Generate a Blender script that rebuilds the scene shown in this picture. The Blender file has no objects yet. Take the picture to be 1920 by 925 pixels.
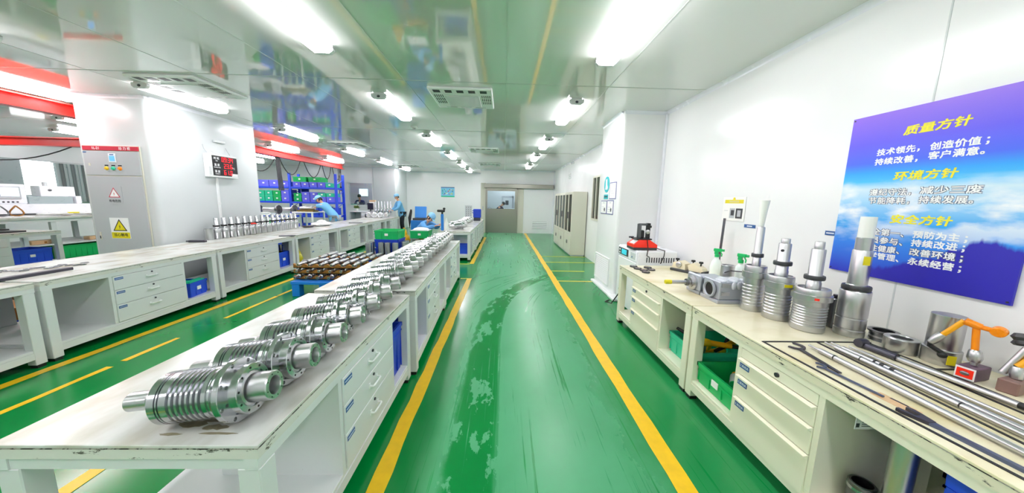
import bpy, bmesh, math, random
from mathutils import Vector, Matrix
random.seed(7)
S = bpy.context.scene
C = S.collection
PI = math.pi
# ---------------------------------------------------------------- camera, world, exposure
PITCH, YAW, ROLL, FPX = .144555, .027718, .0226741, 591.2
_fw = Vector((math.sin(YAW)*math.cos(PITCH), math.cos(YAW)*math.cos(PITCH), -math.sin(PITCH)))
_rt = Vector((math.cos(YAW), -math.sin(YAW), 0)); _up = _rt.cross(_fw)
_r2 = _rt*math.cos(ROLL) + _up*math.sin(ROLL); _u2 = -_rt*math.sin(ROLL) + _up*math.cos(ROLL)
cam = bpy.data.objects.new('camera', bpy.data.cameras.new('camera')); C.objects.link(cam)
cam.matrix_world = Matrix.Translation((0, 0, 1.6)) @ Matrix((_r2, _u2, -_fw)).transposed().to_4x4()
cam.data.sensor_fit = 'HORIZONTAL'; cam.data.sensor_width = 36; cam.data.lens = FPX/1920*36
cam.data.clip_start = .02; cam.data.clip_end = 100
S.camera = cam
w = bpy.data.worlds.new('world'); S.world = w; w.use_nodes = True
w.node_tree.nodes['Background'].inputs[0].default_value = (.9, .95, 1, 1)
w.node_tree.nodes['Background'].inputs[1].default_value = .3
vs = S.view_settings
vs.view_transform = 'Standard'; vs.look = 'None'; vs.gamma = 1; vs.use_curve_mapping = False
vs.exposure = 0.0
LAMP = 35.0            # strength of every fluorescent diffuser in the hall
S.cycles.use_denoising = True
S.cycles.max_bounces = 8; S.cycles.diffuse_bounces = 5; S.cycles.glossy_bounces = 4
S.cycles.sample_clamp_indirect = 6
S.cycles.caustics_reflective = False; S.cycles.caustics_refractive = False

# ---------------------------------------------------------------- materials
def srgb(h):
    h = h.lstrip('#'); o = []
    for i in (0, 2, 4):
        c = int(h[i:i+2], 16)/255
        o.append(c/12.92 if c <= .04045 else ((c+.055)/1.055)**2.4)
    return (*o, 1)
def new_mat(name):
    m = bpy.data.materials.new(name); m.use_nodes = True
    nt = m.node_tree; return m, nt, nt.nodes['Principled BSDF']
def N(nt, t, **kw):
    n = nt.nodes.new(t)
    for k, v in kw.items(): setattr(n, k, v)
    return n
def mat(name, col, rough=.5, metal=0, spec=.5, var=0, scale=8, emit=0, coat=0):
    m, nt, p = new_mat(name)
    c = srgb(col) if isinstance(col, str) else col
    p.inputs['Base Color'].default_value = c
    p.inputs['Roughness'].default_value = rough; p.inputs['Metallic'].default_value = metal
    p.inputs['Specular IOR Level'].default_value = spec
    if coat: p.inputs['Coat Weight'].default_value = coat; p.inputs['Coat Roughness'].default_value = .05
    if emit:
        p.inputs['Emission Color'].default_value = c; p.inputs['Emission Strength'].default_value = emit
    # gentle procedural variation of the surface
    g = N(nt, 'ShaderNodeNewGeometry'); no = N(nt, 'ShaderNodeTexNoise'); no.inputs['Scale'].default_value = scale; no.inputs['Detail'].default_value = 4
    nt.links.new(g.outputs['Position'], no.inputs['Vector'])
    if var:
        mx = N(nt, 'ShaderNodeMixRGB'); mx.blend_type = 'MULTIPLY'
        r = N(nt, 'ShaderNodeMapRange'); r.inputs[1].default_value = .3; r.inputs[2].default_value = .7; r.inputs[3].default_value = 1-var; r.inputs[4].default_value = 1
        nt.links.new(no.outputs['Fac'], r.inputs[0])
        mx.inputs[0].default_value = 1; mx.inputs[1].default_value = c; nt.links.new(r.outputs[0], mx.inputs[2])
        nt.links.new(mx.outputs[0], p.inputs['Base Color'])
    r2 = N(nt, 'ShaderNodeMapRange'); r2.inputs[1].default_value = .3; r2.inputs[2].default_value = .7
    r2.inputs[3].default_value = rough*.85; r2.inputs[4].default_value = min(1, rough*1.15)
    nt.links.new(no.outputs['Fac'], r2.inputs[0]); nt.links.new(r2.outputs[0], p.inputs['Roughness'])
    return m
def worn(name, col, chip, rough=.4, amount=.62, scale=9, chip2=None, stain=0, stretch=(1, 1, 1)):
    """painted steel: base colour with scattered chips and faint stains"""
    m, nt, p = new_mat(name); L = nt.links
    g = N(nt, 'ShaderNodeTexCoord'); mp = N(nt, 'ShaderNodeMapping'); mp.inputs['Scale'].default_value = stretch
    L.new(g.outputs['Object'], mp.inputs[0])
    n1 = N(nt, 'ShaderNodeTexNoise'); n1.inputs['Scale'].default_value = scale; n1.inputs['Detail'].default_value = 9; n1.inputs['Roughness'].default_value = .7
    L.new(mp.outputs[0], n1.inputs['Vector'])
    r = N(nt, 'ShaderNodeMapRange'); r.inputs[1].default_value = amount; r.inputs[2].default_value = amount+.03
    L.new(n1.outputs['Fac'], r.inputs[0])
    n2 = N(nt, 'ShaderNodeTexNoise'); n2.inputs['Scale'].default_value = scale*.35; n2.inputs['Detail'].default_value = 5
    L.new(mp.outputs[0], n2.inputs['Vector'])
    r2 = N(nt, 'ShaderNodeMapRange'); r2.inputs[1].default_value = .42; r2.inputs[2].default_value = .68; r2.inputs[4].default_value = stain
    L.new(n2.outputs['Fac'], r2.inputs[0])
    a = N(nt, 'ShaderNodeMixRGB'); a.inputs[1].default_value = srgb(col); a.inputs[2].default_value = srgb(chip2 or chip); L.new(r2.outputs[0], a.inputs[0])
    b = N(nt, 'ShaderNodeMixRGB'); L.new(a.outputs[0], b.inputs[1]); b.inputs[2].default_value = srgb(chip); L.new(r.outputs[0], b.inputs[0])
    L.new(b.outputs[0], p.inputs['Base Color']); p.inputs['Roughness'].default_value = rough
    return m
def steel(name, col='#c9cacb', rough=.2, brush=60):
    m, nt, p = new_mat(name); L = nt.links
    p.inputs['Metallic'].default_value = 1; p.inputs['Base Color'].default_value = srgb(col)
    g = N(nt, 'ShaderNodeTexCoord'); n1 = N(nt, 'ShaderNodeTexNoise'); n1.inputs['Scale'].default_value = brush*.15; n1.inputs['Detail'].default_value = 1
    L.new(g.outputs['Object'], n1.inputs['Vector'])
    r = N(nt, 'ShaderNodeMapRange'); r.inputs[3].default_value = rough*.92; r.inputs[4].default_value = rough*1.1; L.new(n1.outputs['Fac'], r.inputs[0])
    L.new(r.outputs[0], p.inputs['Roughness'])
    return m
def emis(name, col, s):
    m, nt, p = new_mat(name); p.inputs['Base Color'].default_value = srgb(col)
    p.inputs['Emission Color'].default_value = srgb(col); p.inputs['Emission Strength'].default_value = s
    return m
def glass(name, col='#e8f2f4', rough=.02, trans=.9):
    m, nt, p = new_mat(name); L = nt.links
    t = N(nt, 'ShaderNodeBsdfTransparent'); t.inputs[0].default_value = srgb(col)
    gl = N(nt, 'ShaderNodeBsdfGlossy'); gl.inputs['Roughness'].default_value = rough
    fr = N(nt, 'ShaderNodeFresnel'); fr.inputs[0].default_value = 1.5
    mx = N(nt, 'ShaderNodeMixShader'); L.new(fr.outputs[0], mx.inputs[0]); L.new(t.outputs[0], mx.inputs[1]); L.new(gl.outputs[0], mx.inputs[2])
    L.new(mx.outputs[0], nt.nodes['Material Output'].inputs[0])
    return m

def floor_mat():
    m, nt, p = new_mat('green_epoxy'); L = nt.links
    g = N(nt, 'ShaderNodeNewGeometry'); sx = N(nt, 'ShaderNodeSeparateXYZ'); L.new(g.outputs['Position'], sx.inputs[0])
    def M(op, a, b=None, clamp=False):
        n = N(nt, 'ShaderNodeMath', operation=op); n.use_clamp = clamp
        for i, q in enumerate((a, b)):
            if q is None: continue
            if isinstance(q, (int, float)): n.inputs[i].default_value = q
            else: L.new(q, n.inputs[i])
        return n.outputs[0]
    def ramp(x, a, b, lo=0., hi=1.):
        n = N(nt, 'ShaderNodeMapRange'); n.interpolation_type = 'SMOOTHSTEP'
        n.inputs[1].default_value = a; n.inputs[2].default_value = b; n.inputs[3].default_value = lo; n.inputs[4].default_value = hi
        L.new(x, n.inputs[0]); return n.outputs[0]
    X, Y = sx.outputs[0], sx.outputs[1]
    # a broad swerving trolley track: bend the across-aisle coordinate along the aisle
    bend = M('ADD', M('MINIMUM', M('MULTIPLY', M('POWER', M('MAXIMUM', M('SUBTRACT', Y, 3.), 0.), 3.), .024), 1.3), -.15)
    U = M('SUBTRACT', X, bend)
    def noise(u, us, v, vs, sc, det=6, rg=.6):
        cb = N(nt, 'ShaderNodeCombineXYZ'); L.new(M('MULTIPLY', u, us), cb.inputs[0]); L.new(M('MULTIPLY', v, vs), cb.inputs[1])
        n = N(nt, 'ShaderNodeTexNoise'); n.inputs['Scale'].default_value = sc; n.inputs['Detail'].default_value = det; n.inputs['Roughness'].default_value = rg
        L.new(cb.outputs[0], n.inputs['Vector']); return n.outputs['Fac']
    blot = noise(U, 1, Y, .45, 5.0, 8, .65)
    fine = noise(U, 34, Y, .55, 1.0, 5, .6)
    # the film of dust lies on the walked part of the aisle, fading towards the benches
    film = M('MULTIPLY', ramp(M('ADD', X, M('MULTIPLY', Y, .03)), -.55, -.2), ramp(M('ADD', X, M('MULTIPLY', blot, .5)), .95, 1.35, 1, .3))
    track = M('MULTIPLY', ramp(M('ADD', U, M('MULTIPLY', blot, .2)), -.11, -.05), ramp(M('ADD', U, M('MULTIPLY', fine, .1)), .15, .20, 1, 0))
    wiped = M('MULTIPLY', track, M('MULTIPLY', ramp(blot, .43, .455), ramp(fine, .30, .42)))
    streak = M('MULTIPLY', ramp(fine, .565, .60), M('MULTIPLY', ramp(noise(U, 2, Y, .3, 1.6, 3), .45, .6), .8))
    clean = M('MAXIMUM', wiped, streak)
    dust = M('MULTIPLY', M('MULTIPLY', film, M('SUBTRACT', 1, clean)), ramp(noise(X, 1, Y, .6, 1.1, 5), .2, .7, .65, 1.))
    c = N(nt, 'ShaderNodeMixRGB'); c.inputs[1].default_value = srgb('#007e37'); c.inputs[2].default_value = srgb('#54a87a'); L.new(M('MULTIPLY', dust, .85), c.inputs[0])
    c2 = N(nt, 'ShaderNodeMixRGB'); c2.blend_type = 'MULTIPLY'; c2.inputs[0].default_value = .35; L.new(c.outputs[0], c2.inputs[1])
    L.new(ramp(noise(X, 1, Y, 1, .9, 5), .3, .7, .75, 1.), c2.inputs[2]); L.new(c2.outputs[0], p.inputs['Base Color'])
    L.new(M('ADD', M('MULTIPLY', dust, .16), .17), p.inputs['Roughness'])
    p.inputs['Specular IOR Level'].default_value = .35
    return m
def ceiling_mat():
    m, nt, p = new_mat('glossy_ceiling_panel')
    p.inputs['Base Color'].default_value = srgb('#dfe2df'); p.inputs['Metallic'].default_value = .22
    p.inputs['Roughness'].default_value = .06; p.inputs['Specular IOR Level'].default_value = .8
    return m
def poster_mat():
    """printed sky: violet-blue above, cyan band, clouds, dark mountains; uses the board's own height and width"""
    m, nt, p = new_mat('printed_sky'); L = nt.links
    tc = N(nt, 'ShaderNodeTexCoord'); sx = N(nt, 'ShaderNodeSeparateXYZ'); L.new(tc.outputs['Object'], sx.inputs[0])
    z = sx.outputs[2]
    rp = N(nt, 'ShaderNodeValToRGB'); mr = N(nt, 'ShaderNodeMapRange'); mr.inputs[1].default_value = 0; mr.inputs[2].default_value = 1.12; L.new(z, mr.inputs[0])
    st = [(0, '#2a35c8'), (.2, '#2f7fe6'), (.33, '#2aa2ee'), (.46, '#9fd3f5'), (.54, '#cfe6f6'), (.585, '#3fbdf5'), (.64, '#159cf3'), (.70, '#3a62ee'), (.82, '#5a52ea'), (1, '#8a63e2')]
    el = rp.color_ramp.elements
    el[0].position, el[0].color = st[0][0], srgb(st[0][1]); el[1].position, el[1].color = st[-1][0], srgb(st[-1][1])
    for a, b in st[1:-1]:
        e = el.new(a); e.color = srgb(b)
    mp = N(nt, 'ShaderNodeMapping'); mp.inputs['Scale'].default_value = (2.2, 2.2, 5.5); L.new(tc.outputs['Object'], mp.inputs[0])
    n = N(nt, 'ShaderNodeTexNoise'); n.inputs['Scale'].default_value = 1.4; n.inputs['Detail'].default_value = 7; L.new(mp.outputs[0], n.inputs['Vector'])
    def band(a, b, c_, d):
        r1 = N(nt, 'ShaderNodeMapRange'); r1.inputs[1].default_value = a; r1.inputs[2].default_value = b; L.new(z, r1.inputs[0])
        r2 = N(nt, 'ShaderNodeMapRange'); r2.inputs[1].default_value = c_; r2.inputs[2].default_value = d; r2.inputs[3].default_value = 1; r2.inputs[4].default_value = 0; L.new(z, r2.inputs[0])
        q = N(nt, 'ShaderNodeMath', operation='MULTIPLY'); L.new(r1.outputs[0], q.inputs[0]); L.new(r2.outputs[0], q.inputs[1]); return q.outputs[0]
    L.new(mr.outputs[0], rp.inputs[0])
    cl = N(nt, 'ShaderNodeMapRange'); cl.inputs[1].default_value = .46; cl.inputs[2].default_value = .6; L.new(n.outputs['Fac'], cl.inputs[0])
    q = N(nt, 'ShaderNodeMath', operation='MULTIPLY'); L.new(cl.outputs[0], q.inputs[0]); L.new(band(.15, .45, .60, .68), q.inputs[1])
    a = N(nt, 'ShaderNodeMixRGB'); L.new(q.outputs[0], a.inputs[0]); L.new(rp.outputs[0], a.inputs[1]); a.inputs[2].default_value = srgb('#eef3fb')
    # mountains: height of the ridge wanders across the board
    n2 = N(nt, 'ShaderNodeTexNoise'); n2.noise_dimensions = '1D'; n2.inputs['Scale'].default_value = 6; n2.inputs['Detail'].default_value = 5; L.new(sx.outputs[0], n2.inputs['W'])
    xr = N(nt, 'ShaderNodeMapRange'); xr.inputs[1].default_value = .15; xr.inputs[2].default_value = .75; xr.inputs[3].default_value = -.12; xr.inputs[4].default_value = .2; L.new(sx.outputs[0], xr.inputs[0])
    ad = N(nt, 'ShaderNodeMath', operation='MULTIPLY_ADD'); L.new(n2.outputs['Fac'], ad.inputs[0]); ad.inputs[1].default_value = .2; L.new(xr.outputs[0], ad.inputs[2])
    lt = N(nt, 'ShaderNodeMath', operation='SUBTRACT'); L.new(ad.outputs[0], lt.inputs[0]); L.new(z, lt.inputs[1])
    sm = N(nt, 'ShaderNodeMapRange'); sm.inputs[1].default_value = -.01; sm.inputs[2].default_value = .015; L.new(lt.outputs[0], sm.inputs[0])
    b = N(nt, 'ShaderNodeMixRGB'); L.new(sm.outputs[0], b.inputs[0]); L.new(a.outputs[0], b.inputs[1]); b.inputs[2].default_value = srgb('#2b25ad')
    L.new(b.outputs[0], p.inputs['Base Color']); p.inputs['Roughness'].default_value = .35
    return m

MT = dict(
    floor=floor_mat(), ceiling=ceiling_mat(), poster=poster_mat(),
    wall=mat('white_wall_panel', '#f0f1f2', .22, var=.02, scale=2), wallg=mat('grey_white_panel', '#d2d7d9', .22, var=.03, scale=2),
    coving=mat('white_aluminium_coving', '#e4e6ee', .25), seam=mat('ceiling_joint', '#b9c0bb', .4), dkseam=mat('dark_joint', '#8d9690', .5),
    yellow=mat('yellow_floor_paint', '#f2c414', .35, var=.12, scale=14), yellow2=mat('pale_yellow_floor_tape', '#e0d33a', .4, var=.12, scale=14),
    gpaint=worn('grey_white_bench_paint', '#d8dbdc', '#5a5a55', .38, .70, 11), gtop=worn('grey_white_worktop', '#d3d6d2', '#77756a', .22, .69, 7, '#b3b1a0', 1.0, (1, 2.2, 1)),
    gdark=mat('grey_interior_paint', '#aeb3b5', .45, var=.05), gedge=worn('chipped_worktop_edge', '#d6d6cf', '#4a473f', .5, .585, 9, None, 0, (1, 1, 3)),
    edgeline=worn('cracked_edge_line', '#a3a196', '#2a2824', .6, .5, 13),
    cpaint=worn('cream_bench_paint', '#e6e4ce', '#4a463e', .4, .725, 14), ctop=worn('cream_worktop', '#ece6c8', '#8c7d55', .24, .70, 6, '#d3c694', .8, (1.8, 1, 1)),
    cedge=worn('chipped_cream_edge', '#dcd8be', '#2f2d2a', .5, .575, 9, None, 0, (1, 1, 3)), cdark=mat('cream_interior_paint', '#d8d6c8', .5, var=.05),
    steel=steel('machined_steel', '#c3c4c8', .17), steel2=steel('ground_steel', '#c4c4c6', .3, 40), steeld=steel('dark_machined_steel', '#77787c', .3), stainless=steel('brushed_stainless', '#94938a', .3, 25),
    alu=mat('cast_aluminium', '#b2b7c1', .42, .45), black=mat('black_rubber', '#131416', .5), hole=mat('dark_bore', '#0b0b0c', .6),
    dgrey=mat('charcoal_plastic', '#35373b', .45), tool=mat('blackened_steel', '#4c4b55', .35, .8), toolb=mat('blued_steel', '#5d6680', .35, .7),
    blue=mat('blue_plastic', '#2350d8', .38, var=.06), blued=mat('deep_blue_plastic', '#1a3fc0', .4, var=.06), pblue=mat('violet_blue_plastic', '#6f70ea', .4, var=.06), green=mat('green_plastic', '#14b562', .38, var=.06), teal=mat('teal_green_plastic', '#2cc79c', .38, var=.06),
    rackblue=mat('blue_rack_paint', '#2448d6', .4), redbeam=mat('red_crane_paint', '#dc2a22', .35, var=.05), red=mat('red_plastic', '#ef2a12', .35), redsign=mat('crimson_strip', '#c01f3a', .4),
    white=mat('white_plastic', '#eceeef', .35), paper=mat('white_paper', '#f2f2f0', .7), cream=mat('cream_enamel', '#ebe0c2', .35), beige=mat('beige_metal', '#cfcdbf', .4), cabgrey=mat('light_grey_enamel', '#b6babf', .35),
    machine=mat('white_machine_enamel', '#eef0f5', .3), orange=mat('orange_paint', '#f08a08', .3), amber=mat('amber_handle', '#f0a814', .3), yel=mat('yellow_plastic', '#efc117', .4), ylabel=mat('yellow_sticker', '#e4d417', .5), purple=mat('dark_purple_enamel', '#5a3a52', .4), rust=mat('rusty_brown_steel', '#8f7068', .5, .3, var=.2),
    bag=mat('yellow_bag', '#d9cf2e', .35, var=.15, scale=20), bag2=mat('orange_yellow_bag', '#e6ab20', .4, var=.15, scale=20), brown=mat('brown_card_cradle', '#a06a22', .6, var=.3, scale=16), wood=mat('light_wood', '#d8b48a', .6, var=.15),
    lblue=mat('label_blue', '#2a5796', .4), ltxt=mat('label_print', '#dfe8f2', .5), ink=mat('black_ink', '#17171a', .6), txtw=mat('white_lettering', '#f4f5f7', .5), txty=mat('yellow_lettering', '#ece22c', .5), txtd=mat('shadow_lettering', '#5a5f78', .5), teal2=mat('turquoise_print', '#1fb3bd', .5), frameb=mat('violet_frame', '#5a5a96', .4),
    lamp=emis('fluorescent_diffuser', '#fffaff', LAMP), lampend=mat('clear_end_cap', '#d8dadc', .2), lampbar=mat('grey_lamp_clip', '#9a9a9a', .4),
    led=emis('red_led', '#ff1024', 1.2), screen=emis('cyan_screen', '#56c8dc', .8), lcd=emis('pale_screen', '#dfe6f2', .7), bluelcd=emis('blue_lcd', '#5aa0f0', .8),
    glass=glass('clear_glass'), gglass=glass('grey_glass', '#b9c4c4', .03), window=emis('glowing_white', '#f4f6f8', 1.4), gwall=mat('grey_green_board', '#9aa8a8', .3), curtain=mat('grey_curtain', '#6f7676', .8), lilac=mat('lilac_grey_wall', '#cfc7cd', .5),
    smock=mat('light_blue_smock', '#6fb4e2', .75, var=.12, scale=10), smock2=mat('mid_blue_smock', '#5e9fdc', .75, var=.12, scale=10), cap=mat('pale_blue_cap', '#8cc6ec', .75, var=.08, scale=30), skin=mat('skin', '#d8a07c', .5), trouser=mat('grey_trousers', '#8f979e', .8), dark=mat('dark_trousers', '#1d2028', .8), navy=mat('navy_vest', '#22264e', .8), hair=mat('black_hair', '#15120f', .5), lip=mat('lips', '#a85a50', .5), eyew=mat('eye_dark', '#221a16', .3), shoe=mat('shoe', '#dfe3e6', .6),
    leaf=mat('leaf_green', '#5f7a34', .5, var=.2, scale=40), pot=mat('white_pot', '#e8e8e4', .4), water=mat('clear_bottle', '#e9f2ee', .15),
)

# ---------------------------------------------------------------- mesh building
class MB:
    def __init__(s): s.v = []; s.f = []; s.m = []
    def add(s, vs, fs, mi=0, M=None):
        o = len(s.v)
        s.v += [tuple(M @ Vector(q)) for q in vs] if M is not None else [tuple(q) for q in vs]
        s.f += [tuple(i+o for i in q) for q in fs]; s.m += [mi]*len(fs); return s
    def box(s, x0, x1, y0, y1, z0, z1, b=0, mi=0, M=None):
        if x0 > x1: x0, x1 = x1, x0
        if y0 > y1: y0, y1 = y1, y0
        if z0 > z1: z0, z1 = z1, z0
        if b <= 0:
            vs = [(x, y, z) for x in (x0, x1) for y in (y0, y1) for z in (z0, z1)]
            return s.add(vs, [(0, 1, 3, 2), (4, 6, 7, 5), (0, 4, 5, 1), (2, 3, 7, 6), (0, 2, 6, 4), (1, 5, 7, 3)], mi, M)
        bm = bmesh.new(); bmesh.ops.create_cube(bm, size=1)
        for v in bm.verts: v.co = ((x0+x1)/2+v.co.x*(x1-x0), (y0+y1)/2+v.co.y*(y1-y0), (z0+z1)/2+v.co.z*(z1-z0))
        bmesh.ops.bevel(bm, geom=bm.edges[:], offset=b, segments=1, affect='EDGES', profile=.5)
        bm.verts.index_update()
        r = s.add([v.co.copy() for v in bm.verts], [[v.index for v in f.verts] for f in bm.faces], mi, M); bm.free(); return r
    def lathe(s, prof, n=32, M=None, mi=0, ms=None):
        """revolve (radius, height) pairs about local z; a zero radius closes the end"""
        vs = []; idx = []
        for r, h in prof:
            if r < 1e-6: idx.append([len(vs)]*n); vs.append((0, 0, h))
            else:
                idx.append(list(range(len(vs), len(vs)+n)))
                vs += [(r*math.cos(2*PI*k/n), r*math.sin(2*PI*k/n), h) for k in range(n)]
        o = len(s.v)
        s.v += [tuple(M @ Vector(q)) for q in vs] if M is not None else vs
        for i in range(len(prof)-1):
            a, b = idx[i], idx[i+1]; q = ms[i] if ms else mi
            for k in range(n):
                j = (k+1) % n
                f = [a[k], a[j], b[j], b[k]]; g = []
                for t in f:
                    if t not in g: g.append(t)
                if len(g) > 2: s.f.append(tuple(t+o for t in g)); s.m.append(q)
        return s
    def cyl(s, p0, p1, r0, r1=None, n=20, mi=0):
        p0, p1 = Vector(p0), Vector(p1); r1 = r0 if r1 is None else r1
        return s.lathe([(0, 0), (r0, 0), (r1, (p1-p0).length), (0, (p1-p0).length)], n, axis(p0, p1-p0), mi)
    def ball(s, c, rx, ry=None, rz=None, n=16, mi=0, M=None):
        ry = ry or rx; rz = rz or rx; k = max(5, n//2)
        pr = [(math.sin(PI*i/k), -math.cos(PI*i/k)) for i in range(k+1)]
        T = Matrix.Translation(c) @ Matrix.Diagonal((rx, ry, rz, 1))
        return s.lathe(pr, n, (M @ T) if M is not None else T, mi)
    def tube(s, pts, r, n=8, mi=0):
        pts = [Vector(p) for p in pts]; vs = []; fs = []; rr = r if isinstance(r, (list, tuple)) else [r]*len(pts)
        up = None
        for i, p in enumerate(pts):
            t = (pts[min(i+1, len(pts)-1)] - pts[max(i-1, 0)]).normalized()
            if up is None: up = t.orthogonal().normalized()
            up = (up - t*up.dot(t)).normalized(); sd = t.cross(up)
            vs += [p + (up*math.cos(2*PI*k/n) + sd*math.sin(2*PI*k/n))*rr[i] for k in range(n)]
        for i in range(len(pts)-1):
            for k in range(n):
                j = (k+1) % n; fs.append((i*n+k, i*n+j, (i+1)*n+j, (i+1)*n+k))
        fs.append(tuple(range(n))[::-1]); fs.append(tuple((len(pts)-1)*n+k for k in range(n)))
        return s.add(vs, fs, mi)
    def prism(s, poly, h0, h1, M=None, mi=0):
        n = len(poly); vs = [(x, y, h0) for x, y in poly]+[(x, y, h1) for x, y in poly]
        fs = [tuple(range(n))[::-1], tuple(range(n, 2*n))]+[(k, (k+1) % n, n+(k+1) % n, n+k) for k in range(n)]
        return s.add(vs, fs, mi, M)
    def text(s, body, size, M, mi=0, bold=.0, align='CENTER', depth=.0, shear=0):
        cu = bpy.data.curves.new('t', 'FONT'); cu.body = body; cu.size = size; cu.align_x = align; cu.align_y = 'CENTER'
        cu.extrude = depth; cu.resolution_u = 2; cu.shear = shear
        o = bpy.data.objects.new('t', cu); C.objects.link(o)
        dg = bpy.context.evaluated_depsgraph_get(); me = bpy.data.meshes.new_from_object(o.evaluated_get(dg))
        q = bold*1.1
        for dx, dy, dz in (((-q, -q, 0), (q, -q, 1e-4), (-q, q, 2e-4), (q, q, 3e-4)) if bold else ((0, 0, 0),)): s.add([v.co+Vector((dx, dy, dz)) for v in me.vertices], [tuple(p.vertices) for p in me.polygons], mi, M)
        bpy.data.objects.remove(o); bpy.data.curves.remove(cu); bpy.data.meshes.remove(me); return s
    def build(s, name, mats, parent=None, smooth=31, loc=None, rz=0):
        me = bpy.data.meshes.new(name); me.from_pydata(s.v, [], s.f); me.update()
        for m in (mats if isinstance(mats, (list, tuple)) else [mats]): me.materials.append(MT[m] if isinstance(m, str) else m)
        me.polygons.foreach_set('material_index', s.m)
        bm = bmesh.new(); bm.from_mesh(me); bmesh.ops.recalc_face_normals(bm, faces=bm.faces[:]); bm.to_mesh(me); bm.free()
        me.polygons.foreach_set('use_smooth', [True]*len(me.polygons))
        me.set_sharp_from_angle(angle=math.radians(smooth))
        o = bpy.data.objects.new(name, me); C.objects.link(o)
        if parent is not None: o.parent = parent
        if loc is not None: o.location = loc
        if rz: o.rotation_euler.z = rz
        return o
def axis(p, d):
    d = Vector(d).normalized(); return Matrix.Translation(p) @ d.to_track_quat('Z', 'Y').to_matrix().to_4x4()
def tag(o, label, cat, group=None, kind=None):
    o['label'] = label; o['category'] = cat
    if group: o['group'] = group
    if kind: o['kind'] = kind
    return o
def thing(name, label, cat, loc=(0, 0, 0), rz=0, group=None):
    o = bpy.data.objects.new(name, None); C.objects.link(o); o.empty_display_size = .1
    o.location = loc; o.rotation_euler.z = rz
    return tag(o, label, cat, group)
def struct(o, label=None, cat=None):
    o['kind'] = 'structure'
    if label: o['label'] = label
    if cat: o['category'] = cat
    return o
KIDS = {}
def dup(o, label=None, loc=None, rz=None, group=None, parent=None):
    c = o.copy(); C.objects.link(c)
    if parent is not None: c.parent = parent
    if label: c['label'] = label
    if loc is not None: c.location = loc
    if rz is not None: c.rotation_euler.z = rz
    if group: c['group'] = group
    for ch in o.children: dup(ch, parent=c)
    return c
ORD = 'first second third fourth fifth sixth seventh eighth ninth tenth eleventh twelfth thirteenth fourteenth fifteenth sixteenth seventeenth eighteenth nineteenth twentieth twenty-first twenty-second twenty-third twenty-fourth'.split()
class Placer:
    """first placement moves the prototype itself, later ones copy it with its parts"""
    def __init__(s, proto): s.p = proto; s.used = False
    def __call__(s, label, loc, rz=0, group=None):
        if not s.used:
            s.used = True; o = s.p; o['label'] = label; o.location = loc; o.rotation_euler.z = rz
            if group: o['group'] = group
            return o
        return dup(s.p, label, loc, rz, group)
def drill(o, cutter):
    """cut a builder's mesh out of an object's mesh (bolt holes, bores)"""
    md = o.modifiers.new('b', 'BOOLEAN'); md.operation = 'DIFFERENCE'; md.object = cutter; md.solver = 'EXACT'
    dg = bpy.context.evaluated_depsgraph_get(); me = bpy.data.meshes.new_from_object(o.evaluated_get(dg))
    o.modifiers.clear(); o.data = me; me.set_sharp_from_angle(angle=math.radians(38)); bpy.data.objects.remove(cutter)
# ================================================================ the room
H = 3.05
struct(MB().box(-14, 2.8, -3.6, 20, -.12, 0).build('floor', 'floor'))
struct(MB().box(-14, 2.8, -3.6, 20, H, H+.12).build('ceiling', 'ceiling'))
struct(MB().box(2.58, 2.75, -3.6, 6.3, 0, H).build('wall_right', 'wall'))
WX, WY0, WY1, WZ0, WZ1 = 2.43, 8.05, 8.72, 1.12, 2.3          # window in the far stretch of the right wall
wr = MB(); wr.box(WX, 2.75, 6.3, WY0, 0, H).box(WX, 2.75, WY1, 15.7, 0, H).box(WX, 2.75, WY0, WY1, 0, WZ0).box(WX, 2.75, WY0, WY1, WZ1, H)
struct(wr.build('wall_right_end', 'wall'))
win = MB(); f = .05
for a in ((WY0, WY0+f, WZ0, WZ1), (WY1-f, WY1, WZ0, WZ1), (WY0+f, WY1-f, WZ0, WZ0+f), (WY0+f, WY1-f, WZ1-f, WZ1), ((WY0+WY1)/2-.025, (WY0+WY1)/2+.025, WZ0+f, WZ1-f)): win.box(WX-.02, WX+.06, a[0], a[1], a[2], a[3])
wo = struct(win.build('window_1', 'beige'), 'beige framed window in the end stretch of the right wall', 'window')
MB().box(WX+.02, WX+.03, WY0+f, WY1-f, WZ0+f, WZ1-f).build('pane', 'gglass', wo)
MB().box(WX+.25, WX+.27, WY0, WY1, WZ0, WZ1).build('blind', 'gwall', wo)
# right column, with rounded coving on its corners
def column(name, x0, x1, y0, y1, m='wall', r=.05):
    b = MB(); pts = []
    for cx, cy, a0 in ((x1-r, y1-r, 0), (x0+r, y1-r, 90), (x0+r, y0+r, 180), (x1-r, y0+r, 270)):
        for k in range(5):
            a = math.radians(a0+k*22.5); pts.append((cx+r*math.cos(a), cy+r*math.sin(a)))
    b.prism(pts, 0, H); return struct(b.build(name, m, smooth=50))
column('column_right', 1.88, 2.7, 5.22, 6.32)
column('column_left', -6.6, -5.5, 5.2, 7.36, 'wallg', .07)
column('column_end', -6.5, -5.38, 16.0, 18.0, 'wallg', .05)
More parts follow.
